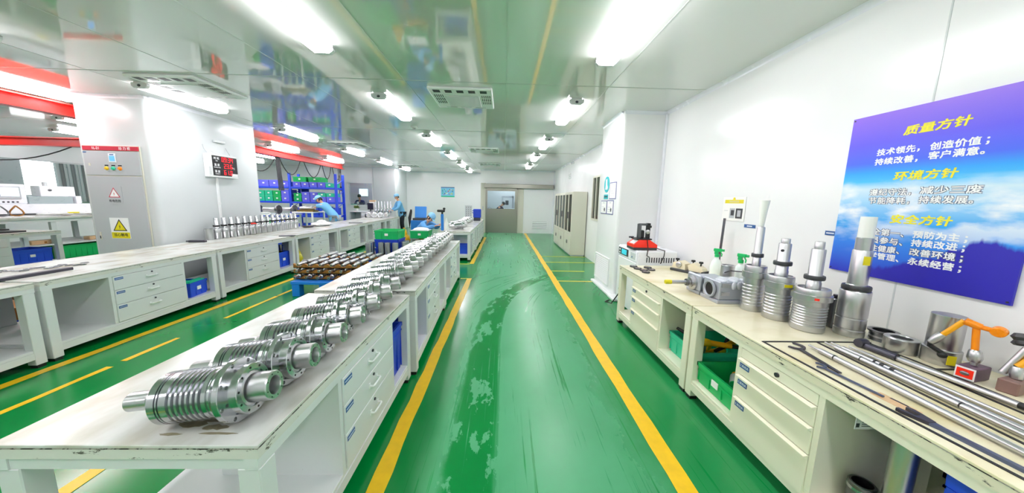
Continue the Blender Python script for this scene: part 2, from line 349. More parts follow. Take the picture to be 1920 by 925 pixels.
# back walls
DY = 15.66
fd = MB(); fd.box(-1.16, -.9, DY, DY+.18, 0, H).box(.62, 2.8, DY, DY+.18, 0, H).box(-.9, .62, DY, DY+.18, 2.12, H).box(-1.16, -1.0, DY+.18, 17.9, 0, H)
struct(fd.build('wall_back_door', 'wall'))
struct(MB().box(-5.6, -1.16, 17.8, 17.95, 0, H).build('wall_back', 'wall'))
PY = 16.1
PX0, PX1, PZ0, PZ1 = -7.78, -6.52, 1.18, 2.33
pw = MB(); pw.box(-14, PX0, PY, PY+.12, 0, H).box(PX1, -6.45, PY, PY+.12, 0, H).box(PX0, PX1, PY, PY+.12, 0, PZ0).box(PX0, PX1, PY, PY+.12, PZ1, H)
struct(pw.build('wall_back_left', 'wall'))
wf = MB()
for a in ((PX0, PX0+.06, PZ0, PZ1), (PX1-.05, PX1, PZ0, PZ1), (PX0, PX1, PZ0-.04, PZ0+.04), (PX0, PX1, PZ1-.04, PZ1)): wf.box(a[0], a[1], PY-.03, PY+.13, a[2], a[3])
wo = struct(wf.build('window_2', 'white'), 'white framed interior window beyond the blue rack', 'window')
MB().box(PX0+.06, PX1-.05, PY+.05, PY+.06, PZ0+.04, PZ1-.04).build('pane', 'glass', wo)
struct(MB().box(-9.6, -6.5, 18.6, 18.7, 0, H).box(-9.7, -9.6, PY+.12, 18.7, 0, H).build('wall_office', 'lilac'))
struct(MB().box(-13.9, -13.75, -3.6, 20, 0, H).build('wall_left', 'wall'))
struct(MB().box(-14, 2.8, -3.75, -3.6, 0, H).build('wall_front', 'wall'))
struct(MB().box(-1.2, 2.8, 19.3, 19.4, 0, H).box(2.6, 2.75, 15.8, 19.4, 0, H).box(-1.2, -1.1, 17.9, 19.4, 0, H).build('wall_next_room', 'wallg'))
# glazed band of the left wall with its curtain
wl = MB().box(-13.75, -13.70, 2.2, 12.2, 1.25, 2.46).build('window_3', 'gwall')
struct(wl, 'grey green glazed band high on the far left wall', 'window')
MB().box(-13.7, -13.68, 9.5, 10.15, 1.45, 2.44).build('pane', 'window', wl)
cb = MB()
for k in range(14):
    y = 10.2+k*.085; cb.cyl((-13.66, y, 1.25), (-13.66, y, 2.42), .05, n=8, mi=k % 3 == 1)
cu = cb.build('curtain', ['gwall', 'curtain']); tag(cu, 'grey pleated curtain hanging beside the bright pane of the left wall', 'curtain')
MB().cyl((-13.66, 10.1, 2.43), (-13.66, 11.4, 2.43), .015).build('curtain_rail', 'white', cu)
# ceiling joints
n = 0
for y in (-1.5, 1.36, 4.2, 7.05, 9.9, 12.75):
    n += 1; struct(MB().box(-13.7, 2.58 if y < 6 else 2.43, y-.005, y+.005, H-.0025, H).box(-13.7, 2.43, y+.006, y+.014, H-.0015, H, mi=1).build('trim_%d' % n, ['seam', 'dkseam']))
for x in (-8.9, -6.35, -5.07, -3.8, -2.53, -1.265, .0, 1.3):
    n += 1; struct(MB().box(x-.004, x+.004, -3.5, 15.6, H-.002, H).build('trim_%d' % n, 'seam'))
# white coving along wall/ceiling corners
def cove(p0, p1, nx, ny):
    global n; n += 1
    p0, p1 = Vector(p0), Vector(p1); d = p1-p0; b = MB(); nv = Vector((nx, ny, 0)); r = .045; pr = []
    for k in range(7):
        a = PI/2*k/6; pr.append((r*(1-math.cos(a)), -r*(1-math.sin(a))))
    pr += [(0, 0)]
    vs = []; m = len(pr)
    for p in (p0, p1): vs += [p+nv*a+Vector((0, 0, c)) for a, c in pr]
    b.add(vs, [(k, (k+1) % m, m+(k+1) % m, m+k) for k in range(m)]); struct(b.build('trim_%d' % n, 'coving', smooth=50))
cove((2.58, -3.5, H), (2.58, 5.22, H), -1, 0); cove((1.88, 5.25, H), (1.88, 6.3, H), -1, 0); cove((1.9, 5.22, H), (2.58, 5.22, H), 0, -1)
cove((2.43, 6.32, H), (2.43, DY, H), -1, 0); cove((-1.16, DY, H), (2.43, DY, H), 0, -1); cove((-5.38, 17.8, H), (-1.16, 17.8, H), 0, -1)
cove((-5.5, 5.25, H), (-5.5, 7.3, H), 1, 0); cove((-6.6, 5.2, H), (-5.5, 5.2, H), 0, -1); cove((-5.38, 16, H), (-5.38, 17.8, H), 1, 0); cove((-6.5, 16, H), (-5.38, 16, H), 0, -1)
n += 1; struct(MB().cyl((2.575, 5.2, 0), (2.575, 5.2, H-.04), .03, n=16).build('trim_%d' % n, 'coving'))
n += 1; struct(MB().cyl((2.425, DY-.01, 0), (2.425, DY-.01, H-.04), .025, n=16).build('trim_%d' % n, 'coving'))
n += 1; struct(MB().box(1.80, 1.95, 4.93, 5.22, 0, .05, .01).box(1.81, 1.88, 5.22, 6.3, 0, .05, .01).build('baseboard_column', 'wall'))
# joints of the wall panels
for y in (1.95, .78):
    n += 1; struct(MB().box(2.577, 2.58, y-.004, y+.004, .8, H-.05).build('trim_%d' % n, 'wallg'))
# ---------------- floor lines
def line(x0, x1, y0, y1, m='yellow'):
    # a hand-painted stripe: edges wander by a few millimetres
    b = MB(); lng = (y1-y0) > (x1-x0); k = max(2, int((y1-y0 if lng else x1-x0)/.22)); top = []; bot = []
    for i in range(k+1):
        t = i/k; j0, j1 = random.uniform(-.006, .006), random.uniform(-.006, .006)
        if lng: top.append((x0+j0, y0+(y1-y0)*t)); bot.append((x1+j1, y0+(y1-y0)*t))
        else: top.append((x0+(x1-x0)*t, y0+j0*.5)); bot.append((x0+(x1-x0)*t, y1+j1*.5))
    vs = [(x, y, .0025) for x, y in top+bot]; fs = [(i, i+1, k+2+i, k+1+i) for i in range(k)]
    b.add(vs, fs); struct(b.build('floor_line', m))
line(1.0, 1.12, -3, 15.6); line(-.73, -.63, -3, 6.33); line(-.86, -.73, 6.28, 6.33, 'yellow2')
line(-.84, -.735, 7.8, 13.6); line(-1.7, -.84, 7.76, 7.82, 'yellow2')
for y, x1 in ((9.08, 2.42), (8.21, 2.42), (7.15, 1.9), (6.22, 1.82)): line(1.12, x1, y-.03, y+.03, 'yellow2')
line(-4.12, -4.03, -1.5, 13.6)
for a, b_ in ((.2, 2.805), (2.91, 3.42), (4.01, 4.965), (4.995, 5.45)): line(-3.63, -3.575, a, b_)
line(-2.37, -2.29, -.5, 1.8)
# ---------------- steel sliding door in the end wall
d = bpy.data.objects.new('door_1', None); C.objects.link(d); d.location = (0, DY, 0); struct(d, 'stainless steel sliding door with a window in the end wall', 'door')
b = MB(); b.box(-.88, .6, -.06, -.01, 0.01, 1.19).box(-.88, -.82, -.06, -.01, 1.19, 2.12).box(.52, .6, -.06, -.01, 1.19, 2.12).box(-.82, .52, -.06, -.01, 2.05, 2.12)
b.build('leaf', 'stainless', d)
MB().box(-.82, .52, -.04, -.03, 1.19, 2.05).build('pane', 'glass', d)
MB().box(-.98, 2.4, -.16, 0, 2.19, 2.39, .012).build('track_housing', 'stainless', d)
MB().box(-.91, -.88, -.07, 0, 0, 2.19).box(.6, .66, -.07, 0, 0, 2.19).box(-.91, .66, -.07, 0, 2.12, 2.19).build('door_frame', 'stainless', d)
MB().box(-1.15, -.91, -.025, 0, 0, 2.42).box(.66, .95, -.025, 0, 0, 2.17).build('jamb', 'beige', d)
MB().box(-1.07, -1.02, -.04, -.02, 1.1, 1.3, .005).build('handle', 'cabgrey', d)
def grille(name, w_, h_, nsl, label, loc, rz):
    t = thing(name, label, 'vent', loc, rz)
    MB().box(-w_/2, w_/2, -.02, 0, 0, .03, .004).box(-w_/2, w_/2, -.02, 0, h_-.03, h_, .004).box(-w_/2, -w_/2+.03, -.02, 0, .03, h_-.03).box(w_/2-.03, w_/2, -.02, 0, .03, h_-.03).build('frame', 'white', t)
    MB().box(-w_/2+.03, w_/2-.03, -.004, 0, .03, h_-.03).build('backing', 'curtain', t)
    for k in range(nsl):
        z = .03+(h_-.06)*(k+.5)/nsl; hh = (h_-.06)/nsl*.36
        MB().add([(-w_/2+.03, -.004, z+hh), (w_/2-.03, -.004, z+hh), (w_/2-.03, -.018, z-hh), (-w_/2+.03, -.018, z-hh), (-w_/2+.03, 0, z+hh-.005), (w_/2-.03, 0, z+hh-.005), (w_/2-.03, -.012, z-hh-.004), (-w_/2+.03, -.012, z-hh-.004)],
                 [(0, 1, 2, 3), (4, 7, 6, 5), (0, 4, 5, 1), (3, 2, 6, 7), (0, 3, 7, 4), (1, 5, 6, 2)]).build('slat', 'white', t)
    return t
grille('wall_vent', .78, .38, 4, 'white louvred vent low in the end wall beside the steel door', (1.78, DY, .23), 0)
grille('wall_vent', .82, .5, 12, 'white louvred vent low on the white column, many fine slats', (1.88, 5.83, .12), -PI/2)
grille('wall_vent', .34, .2, 3, 'small white vent high on the wall above the lockers', (2.43, 11.9, 2.45), -PI/2)
# ---------------- fluorescent lamps
lt = thing('fluorescent_lamp', '', 'ceiling light', group='fluorescent ceiling lamps')
MB().box(-.075, .075, -.64, .64, -.014, 0, .003).build('housing', 'white', lt)
pr = [(-.1, -.014), (-.102, -.055), (-.07, -.082), (.07, -.082), (.102, -.055), (.1, -.014)]
MB().prism(pr, -.6, .6, Matrix(((1, 0, 0, 0), (0, 0, 1, 0), (0, 1, 0, 0), (0, 0, 0, 1)))).build('diffuser', 'lamp', lt)
for sg in (-1, 1):
    e = MB().prism(pr, .6*sg, .645*sg, Matrix(((1, 0, 0, 0), (0, 0, 1, 0), (0, 1, 0, 0), (0, 0, 0, 1)))).build('end_cap', 'lampend', lt)
    MB().ball((0, .645*sg, -.05), .022, .012, .016).build('end_socket', 'dgrey', e)
for sg in (-1, 1): MB().box(.1005*sg, .105*sg, -.645, .645, -.034, -.024).build('side_clip', 'lampbar', lt)
pl = Placer(lt)
rows = [(1.0, 'above the right-hand floor line', (-2.7, 0.05, 2.78, 5.32, 8.1, 10.7, 13.35)), (-1.78, 'above the centre benches', (-2.7, 0, 2.72, 5.34, 8.06, 10.7, 13.3, 16.0)),
        (-4.86, 'over the long grey bench row', (-2.5, .2, 2.7, 5.2, 7.85, 10.55, 13.2, 15.8)), (-6.75, 'along the red crane beam', (-.4, 2.3, 4.75, 7.6, 10.1, 12.95)), (-8.75, 'above the blue rack bay', (7.3, 10.0, 12.0)), (-10.6, 'in the bay beyond the crane', (-1, 2.5, 6, 8.6, 11.2, 13.8))]
for x, wh, ys in rows:
    k = 0
    for y in ys:
        k += 1
        pl('twin-tube fluorescent batten %s, %s counted from the end wall' % (wh.replace('right-hand', 'aisle'), ORD[len(ys)-k]), (x, y, H), 0, 'fluorescent ceiling lamps')
pl('fluorescent batten on the ceiling of the office behind the interior window', (-7.2, 17.3, H)); pl('fluorescent batten on the ceiling just behind the steel door', (-.2, 16.9, H), PI/2); pl('unseen fluorescent batten added to brighten the room behind the steel door', (.3, 18.6, H), PI/2)  # the deep batten behind the door is unseen, added to brighten that room
# ---------------- ceiling cassettes
ac = thing('air_cassette', '', 'air conditioner', group='ceiling cassettes')
MB().box(-.425, .425, -.43, .43, -.035, 0, .012).build('panel', 'white', ac)
MB().box(-.24, .24, -.17, .33, -.042, -.034, .004).build('intake_plate', 'wallg', ac)
for k in range(5): MB().box(-.36+k*.155, -.27+k*.155, -.385, -.29, -.0375, -.034).build('outlet_slot', 'black', ac)
for sx in (-1, 1):
    b = MB()
    for r in range(3):
        for k in range(5): b.box(sx*(.27+k*.027), sx*(.27+k*.027)+.012, -.2+r*.14, -.1+r*.14, -.0375, -.034)
    b.build('grille', 'dgrey', ac)
b = MB()
for k in range(3): b.box(-.3+k*.22, -.14+k*.22, .36, .39, -.0375, -.034)
b.build('rear_slot', 'cabgrey', ac)
pa = Placer(ac)
for x, y, s_ in ((-.61, 4.79, 'over the aisle just past the first ceiling joint'), (-.61, 9.54, 'over the middle of the aisle'), (-.61, 13.2, 'close to the sliding door'), (-4.30, 4.68, 'beside the grey column and its batten'), (-4.3, 9.2, 'over the middle of the grey bench row'), (-4.2, 14.5, 'near the end column')):
    pa('white square ceiling cassette %s' % s_, (x, y, H), 0, 'ceiling cassettes')
t = thing('smoke_detector', 'round white smoke detector on the ceiling beside the second centre batten', 'detector', (-1.86, 6.75, H))
MB().lathe([(0, -.035), (.05, -.035), (.065, -.02), (.065, 0), (0, 0)], 24).build('base', 'white', t); MB().lathe([(0, -.06), (.03, -.06), (.04, -.035), (0, -.03)], 20).build('sensor', 'cabgrey', t)
t = thing('security_camera', 'small white camera under the ceiling above the lockers', 'camera', (2.38, 11.3, 2.93))
MB().cyl((.05, 0, .08), (-.02, 0, .03), .012).build('bracket', 'white', t); MB().cyl((.02, 0, .02), (-.10, -.06, -.01), .03).build('camera_head', 'white', t)
# ---------------- red crane beam with festoon cable
t = thing('crane_beam', 'long red crane runway beam hung under the ceiling', 'beam', (-6.9, 8, 2.75))
MB().box(-.09, .09, -8, 5.9, 0, .02).box(-.09, .09, -8, 5.9, .17, .19).box(-.02, .02, -8, 5.9, .02, .17).build('girder', 'redbeam', t)
for y in (-4, -1, 2, 5.2): MB().box(-.05, .05, y, y+.08, .19, H-2.75).build('hanger', 'wallg', t)
t = thing('bridge_beam', 'second red beam crossing the bay behind the grey column', 'beam', (-9.9, 7.0, 2.5))
MB().box(-2.8, 2.9, -.08, .08, 0, .025).box(-2.8, 2.9, -.08, .08, .15, .175).box(-2.8, 2.9, -.02, .02, .025, .15).build('girder', 'redbeam', t)
for x in (-2.5, 2.85): MB().box(x-.04, x+.04, -.05, .05, .175, H-2.5).build('hanger', 'redbeam', t)
def sag(p0, p1, s_, k=12): return [Vector(p0).lerp(Vector(p1), i/k)-Vector((0, 0, s_*4*(i/k)*(1-i/k))) for i in range(k+1)]
t = thing('festoon_cable', 'black cable drooping in loops below the red crane beam', 'cable', (-6.9, 8, 2.75))
ys = [.6, 1.9, 2.25, 3.8, 4.6, 5.5]
for a, b_ in zip((.6, 2.1, 3.3, 4.4, 5.1), (1.95, 3.1, 4.3, 5.0, 5.75)): MB().tube(sag((0, a, 0), (0, b_, 0), .48), .013, 6).build('loop', 'black', t)
for k, y in enumerate((1.95, 2.0, 2.05, 2.1)): MB().tube([(0, y, 0), (.02, y, -.5), (.02+.01*k, y+.02, -1.0)], .016, 6).build('drop', 'dgrey', t)
for k, y in enumerate((5.55, 5.65, 5.75)): MB().tube([(0, y, 0), (.01, y, -.5), (.02, y, -(1.3, .75, 1.15)[k])], .016, 6).build('drop', 'dgrey', t)
MB().box(.0, .07, 5.62, 5.7, -.9, -.72, .01).build('pendant', 'black', t)
t = thing('bridge_cable', 'thin black cable sagging below the crossing red beam', 'cable', (-9.9, 7, 2.5))
MB().tube(sag((-2.1, 0, 0), (.9, 0, 0), .3), .012, 6).build('loop', 'black', t)
# ================================================================ workbenches
GRP_G = 'grey-white steel workbenches'; GRP_C = 'cream steel workbenches'
def bench(name, L, D, style, bay0, bay1, heights, group, back=True):
    """x along the front, y from front to back, front face at y = 0"""
    g = style == 'g'; P, T, E, I = ('gpaint', 'gtop', 'gedge', 'gdark') if g else ('cpaint', 'ctop', 'cedge', 'cdark')
    t = thing(name, '', 'workbench', group=group); Z = .78; lg = .075
    MB().box(0, L, 0, D, Z-.012, Z, .002).build('worktop', T, t)
    b = MB()
    for a in ((0, L, 0, .035), (0, L, D-.035, D), (0, .035, .035, D-.035), (L-.035, L, .035, D-.035)): b.box(*a, Z-.05, Z-.012)
    e_ = .0006
    for a in ((-e_, L+e_, -e_, .01), (-e_, L+e_, D-.01, D+e_), (-e_, .01, .01, D-.01), (L-.01, L+e_, .01, D-.01)): b.box(*a, Z-.0145, Z-.0118, mi=1)
    b.build('worktop_edge', [E, 'edgeline'], t)
    b = MB(); r = .045
    for a in ((0, L, .004, .004+r), (0, L, D-.004-r, D-.004), (.004, .004+r, .05, D-.05), (L-.004-r, L-.004, .05, D-.05)): b.box(a[0], a[1], a[2], a[3], Z-.09, Z-.05)
    b.build('top_rail', P, t)
    for x in (.003, L-lg-.003):
        for y in (.003, D-lg-.003):
            l = MB().box(x, x+lg, y, y+lg, .03, Z-.09, .004).build('leg', P, t)
            MB().box(x+.008, x+lg-.008, y+.008, y+lg-.008, 0, .03).build('rubber_foot', 'black', l)
    MB().box(.02, L-.02, .01, D-.01, .145, .17, .003).build('lower_shelf', P, t)
    b = MB()
    for a in ((.07, L-.07, .006, .04), (.07, L-.07, D-.04, D-.006), (.006, .04, .07, D-.07), (L-.04, L-.006, .07, D-.07)): b.box(a[0], a[1], a[2], a[3], .085, .145)
    b.build('lower_rail', P, t)
    x0, x1 = lg+bay0, L-lg-bay1; cd = min(.62, D-.1); zt = Z-.09
    b = MB(); b.box(x0, x0+.03, .008, cd, .17, zt).box(x1-.03, x1, .008, cd, .17, zt).box(x0+.03, x1-.03, cd-.02, cd, .17, zt).box(x0+.03, x1-.03, .02, cd-.02, zt-.015, zt).box(x0+.03, x1-.03, .02, cd-.02, .17, .18)
    b.build('drawer_cabinet', [P], t)
    # back panels of the two open bays
    if D > .95 and back:
        MB().box(x1, L-lg, D-.09, D-.08, .17, zt).build('back_panel', I, t)
        if g: MB().box(x0-.02-(x0-lg)*.72, x0, D-.09, D-.08, .17, zt).build('back_panel', I, t)
    z = zt-.004
    if not g:
        MB().box(x0+.032, x1-.032, .006, .02, z-.06, z, .002).build('fascia', P, t); MB().cyl(((x0+x1)/2+.02, .006, z-.03), ((x0+x1)/2+.02, -.004, z-.03), .013, n=14).build('lock', 'tool', t); z -= .064
    for k, h in enumerate(heights):
        d = MB().box(x0+.032, x1-.032, .0 if g else .002, .02, z-h+.004, z, .003).build('drawer', P, t)
        xc = (x0+x1)/2
        if g:
            hb = MB().tube([(xc-.055, 0, z-h*.42), (xc-.055, -.022, z-h*.42), (xc-.05, -.027, z-h*.42), (xc+.05, -.027, z-h*.42), (xc+.055, -.022, z-h*.42), (xc+.055, 0, z-h*.42)], .006, 8)
            hb.box(xc-.062, xc-.046, -.004, 0, z-h*.42-.016, z-h*.42+.016).box(xc+.046, xc+.062, -.004, 0, z-h*.42-.016, z-h*.42+.016); hb.build('handle', 'white', d)
            MB().cyl((xc+.008, 0, z-h*.16), (xc+.008, -.007, z-h*.16), .009, n=12).build('lock', 'tool', d)
            lb = MB().box(x0+.045, x0+.125, -.002, 0, z-.042, z-.016, mi=0); lb.box(x0+.05, x0+.12, -.003, -.002, z-.031, z-.027, mi=1)
        else:
            MB().prism([(.002, 0), (-.018, -.004), (-.018, -.012), (.002, -.022)], x0+.034, x1-.034, Matrix(((0, 0, 1, 0), (1, 0, 0, 0), (0, 1, 0, z-.002), (0, 0, 0, 1)))).build('pull_lip', P, d)
            lb = MB().box(x0+.04, x0+.115, -.002, .002, z-.062, z-.032, mi=0)
            lb.text('工装用具', .018, Matrix.Translation((x0+.0775, -.0025, z-.047)) @ Matrix.Rotation(PI/2, 4, 'X'), 1, .0003)
        lb.build('label_plate', ['lblue', 'ltxt'], d)
        z -= h
    return t
HG = (.155, .165, .195); HC = (.115, .155, .235)
pA = bench('workbench', 1.69, .855, 'g', .44, .33, HG, GRP_G)
pA['label'] = 'grey-white steel workbench with peeling top, first of the centre row from the camera end'; pA.location = (-.8, .955, 0); pA.rotation_euler.z = PI/2
st = MB()
for cx, cy, a, b_ in ((.10, .30, .05, .018), (.12, .25, .03, .012), (.085, .21, .045, .014), (.055, .17, .07, .006), (.05, .33, .04, .007)):
    pts = [(cx+b_*math.cos(q)*random.uniform(.6, 1.2), cy+a*math.sin(q)*random.uniform(.8, 1.1)) for q in [2*PI*i/14 for i in range(14)]]
    st.prism(pts, .78, .7804)
st.build('peeled_patch', mat('peeled_patch', '#8d866b', .5, var=.35, scale=60), pA)
pC = Placer(bench('workbench', 1.79, .855, 'g', .42, .42, HG, GRP_G))
o = pC('grey-white steel workbench, second of the centre row, blue crate at its camera end', (-.765, 2.70, 0), PI/2+.036); o.scale.z = 1.0256
o = pC('grey-white steel workbench ending the first centre row, its last drawers facing the aisle', (-.838, 4.53, 0), PI/2+.02); o.scale.z = 1
for k, y in enumerate((8.17, 10.0, 11.83)):
    o = pC(['grey-white steel workbench of the far island, blue crate in its open end', 'middle grey-white steel workbench of the far island', 'last grey-white steel workbench of the far island, closest to the steel door'][k], (-.86, y, 0), PI/2); o.scale.z = 1
pL = Placer(bench('workbench', 1.84, 1.08, 'g', .44, .42, HG, GRP_G))
wl_ = ['grey-white steel workbench at the frame edge, rusty parts on a blue tray under it', 'grey-white steel workbench holding the blue crate, at the column with the cabinet', 'grey-white steel workbench carrying the row of upright spindles',
       'grey-white steel workbench with a yellow bag in its open bay', 'grey-white steel workbench with an empty top before the blue rack', 'grey-white steel workbench next to last of the long row, white desk behind it', 'grey-white steel workbench at the end of the long row, spindles lying across it']
for k, y in enumerate((2.88, 4.76, 6.66, 8.56, 10.46, 12.36)):
    pL(wl_[k+1], (-4.17-.040*(y-2.3), y, 0), PI/2+.035)
b0 = bench('workbench', 1.84, 1.08, 'g', .44, .42, HG, GRP_G, False); b0['label'] = wl_[0]; b0.location = (-4.118, 1.0, 0); b0.rotation_euler.z = PI/2+.035
pR1 = bench('workbench', 1.64, .99, 'c', .36, .40, HC, GRP_C); pR1['label'] = 'cream steel workbench with the cast gearbox on it, beside the white oven'; pR1.location = (1.56, 4.10, 0); pR1.rotation_euler.z = -PI/2
pR2 = bench('workbench', 2.15, .99, 'c', .44, .99, HC, GRP_C); pR2['label'] = 'cream steel workbench with long rods on it, three label plates on its drawers'; pR2.location = (1.56, 2.445, 0); pR2.rotation_euler.z = -PI/2
# far-left benches
pl_ = bench('workbench', 1.84, .75, 'g', .42, .62, HG, GRP_G); pl_['label'] = 'grey-white steel workbench behind the long row, large blue crate in its open bay'; pl_.location = (-9.2, 4.92, 0); pl_.rotation_euler.z = PI/2
t = thing('machine_table', 'tall pale steel table carrying the white machine in the far bay', 'table', (-10.35, 5.2, 0), PI/2)
MB().box(0, 4.6, 0, 1.3, .95, 1.0, .004).build('tabletop', 'gtop', t)
MB().box(.05, 4.55, .05, 1.25, .34, .37).build('shelf', 'gpaint', t)
MB().box(.05, 4.55, .03, .06, .88, .95).build('apron', 'gpaint', t)
for x in (.05, 1.15, 2.3, 3.55, 4.47):
    for y in (.05, 1.2): MB().box(x, x+.09, y, y+.06, 0, .95).build('leg', 'gpaint', t)
# ================================================================ machined spindles
def rotor(name='spindle'):
    """lying on its flange and the tail of its sleeve: axis along x, shaft end at -x, hub at +x"""
    t = thing(name, '', 'spindle')
    zf = .1145
    A = Matrix.Translation((.11, 0, zf)) @ Matrix.Rotation(PI/2-.095, 4, 'Y') @ Matrix.Translation((0, 0, -.11))
    MB().lathe([(0, -.245), (.029, -.245), (.033, -.24), (.033, -.17), (.036, -.168), (.038, -.16), (.038, -.115), (0, -.115)], 32, A).build('shaft', 'steel2', t)
    R = .089
    p = [(0, -.120), (R-.008, -.120), (R, -.114), (R, -.098)]
    for x in (-.092, -.083): p += [(R, x), (R-.005, x+.001), (R-.005, x+.004), (R, x+.005)]
    for k in range(7):
        x = -.055+k*.0165; p += [(R+.001, x), (R-.010, x+.003), (R-.010, x+.0065), (R+.001, x+.0095)]
    p += [(R, .066), (R-.004, .068), (R-.004, .071), (R, .073), (R, .078), (R-.004, .080), (R-.004, .083), (R, .085), (R+.006, .094), (R+.006, .104), (0, .104)]
    MB().lathe(p, 52, A).build('grooved_sleeve', 'steel', t)
    fl = MB().lathe([(0, .102), (.110, .102), (.112, .104), (.112, .120), (.110, .122), (0, .122)], 56, A).build('flange', 'steel', t)
    ct = MB()
    for k in range(8):
        a = 2*PI*k/8+.2; c = A @ Vector((.1*math.cos(a), .1*math.sin(a), .09)); e = A @ Vector((.1*math.cos(a), .1*math.sin(a), .14)); ct.cyl(c, e, .0078, n=12)
    drill(fl, ct.build('cutter', 'hole'))
    b = MB().lathe([(0, .120), (.086, .120), (.088, .122), (.088, .163), (.086, .165), (.066, .165), (.065, .155), (0, .155)], 48, A)
    for k in range(10):
        a = 2*PI*k/10; b.cyl(A @ Vector((.076*math.cos(a), .076*math.sin(a), .1645)), A @ Vector((.076*math.cos(a), .076*math.sin(a), .1658)), .0042, n=8, mi=1)
    b.build('bearing_ring', ['steel', 'hole'], t)
    b = MB().lathe([(.0, .155), (.060, .155), (.060, .160), (.052, .163), (.052, .232), (.049, .236), (.034, .236), (.032, .232), (.032, .18), (0, .18)], 40, A)
    for k in range(8):
        a = 2*PI*k/8+.1; b.cyl(A @ Vector((.0425*math.cos(a), .0425*math.sin(a), .2355)), A @ Vector((.0425*math.cos(a), .0425*math.sin(a), .2366)), .0026, n=8, mi=1)
    b.build('hub', ['steel2', 'hole'], t)
    return t
pr_ = Placer(rotor()); GR = 'flanged spindles lying along the centre benches'
hub = [(-.836, 1.103, .085), (-.822, 1.332, .11), (-.815, 1.572, .13), (-.83, 1.83, .2), (-.835, 2.075, .24), (-.835, 2.32, .26), (-.85, 2.56, .26)]
hub += [(-.845-.008*k, 2.91+.2345*k, .24-.004*k) for k in range(14)]
for k, (x, y, a) in enumerate(hub):
    o = pr_('flanged steel spindle lying on the centre benches, %s from the camera end' % ORD[k], (x-.235*math.cos(a), y-.235*math.sin(a), .801 if 2.7 < y < 4.62 else .78), a, GR)
# upright spindle standing on its sleeve
def upright(name, r, hs, r2, h2, ring, r3=None, h3=None, grooves=6, mats=('steel2', 'steel2', 'dgrey'), rz=None, lip=True):
    t = thing(name, '', 'spindle')
    p = [(0, 0), (r*.96, 0), (r, .006), (r, hs*.12)]
    for k in range(grooves):
        z = hs*(.14+.5*k/max(1, grooves)); p += [(r, z), (r*.955, z+.004), (r*.955, z+hs*.03), (r, z+hs*.03+.004)]
    p += [(r, hs*.72)]
    if lip: p += [(r*1.16, hs*.74), (r*1.16, hs*.86), (r*1.02, hs*.87), (r*1.02, hs-.01), (r*.98, hs), (r*.85, hs), (r*.84, hs-.012), (0, hs-.012)]
    else: p += [(r, hs-.006), (r*.96, hs), (0, hs)]
    MB().lathe(p, 40).build('sleeve', mats[0], t)
    p = [(r2*1.08, hs-.02), (r2*1.08, hs+.035), (r2, hs+.04), (r2, h2-.006), (r2*.94, h2)]
    if r3: p += [(r3, h2), (r3, h3-.004), (r3*.92, h3), (r3*.5, h3), (r3*.48, h3-.02), (0, h3-.02)]
    else: p += [(r2*.6, h2), (r2*.58, h2-.02), (0, h2-.02)]
    MB().lathe([(0, hs-.02)]+p, 32).build('shaft', mats[1], t)
    if ring: MB().lathe([(r2*1.0, ring-.014), (r2*1.42, ring-.014), (r2*1.48, ring-.008), (r2*1.48, ring+.008), (r2*1.42, ring+.014), (r2*1.0, ring+.014)], 32).build('clamp_ring', mats[2], t)
    return t
o = upright('tall_spindle', .072, .36, .027, .66, .44, .025, .664, 7); o.location = (1.99, 2.385, .78)
tag(o, 'tall upright spindle with a rolled paper cone in its top, beside the gearbox', 'spindle')
t = thing('paper_cone', 'rolled cone of white printed paper stuck into the tall spindle', 'paper', (1.99, 2.385, 1.42)); 
b = MB().lathe([(.0115, 0), (.016, .03), (.026, .15), (.034, .225), (.033, .225), (.025, .15), (.0105, .0)], 28); b.add([(.034, 0, .225), (.024, .024, .225), (.045, .012, .27)], [(0, 1, 2), (0, 2, 1)]); b.build('paper_roll', 'paper', t)
o = upright('flanged_spindle', .081, .325, .037, .56, .415, .027, .595, 7); o.location = (2.03, 2.20, .78); tag(o, 'stout upright spindle with a yellow sticker on its collar, second of the four', 'spindle')
MB().box(.08, .0955, -.025, .025, .255, .275).build('sticker', 'ylabel', o).rotation_euler.z = -1.75
MB().cyl((-.03, -.02, .51), (-.04, -.025, .51), .009).build('cross_hole', 'hole', o)
o = upright('flanged_spindle', .091, .29, .037, .55, .36, .026, .60, 8); o.location = (2.075, 1.998, .78); tag(o, 'widest upright spindle of ringed steel with a red mark on its collar', 'spindle')
MB().box(.09, .1068, -.012, .012, .225, .24).build('red_mark', 'red', o).rotation_euler.z = -2.1
o = upright('smooth_spindle', .074, .30, .047, .56, .318, .041, .64, 2, lip=False); o.location = (2.275, 1.915, .78); tag(o, 'smooth upright spindle with a white paper roll in its top, below the poster', 'spindle')
MB().box(.04, .049, -.016, .016, .47, .525).build('sticker', 'ylabel', o).rotation_euler.z = -1.9
t = thing('paper_roll', 'white paper roll standing in the top of the smooth spindle', 'paper', (2.275, 1.915, 1.40)); MB().lathe([(.035, 0), (.038, .02), (.037, .15), (.033, .15), (.033, 0)], 24).build('roll', 'paper', t)
for k, (x, y) in enumerate(((2.2, 2.12), (2.3, 2.04))):
    t = thing('steel_bar', ['dark upright steel bar standing behind the two ringed spindles', 'dark upright steel bar beside the smooth spindle'][k], 'bar', (x, y, .78)); MB().lathe([(0, 0), (.034, 0), (.034, .2), (.03, .205), (0, .205)], 24).build('bar_body', 'steeld', t); MB().lathe([(0, .205), (.02, .205), (.02, .23), (0, .23)], 20).build('spigot', 'tool', t)
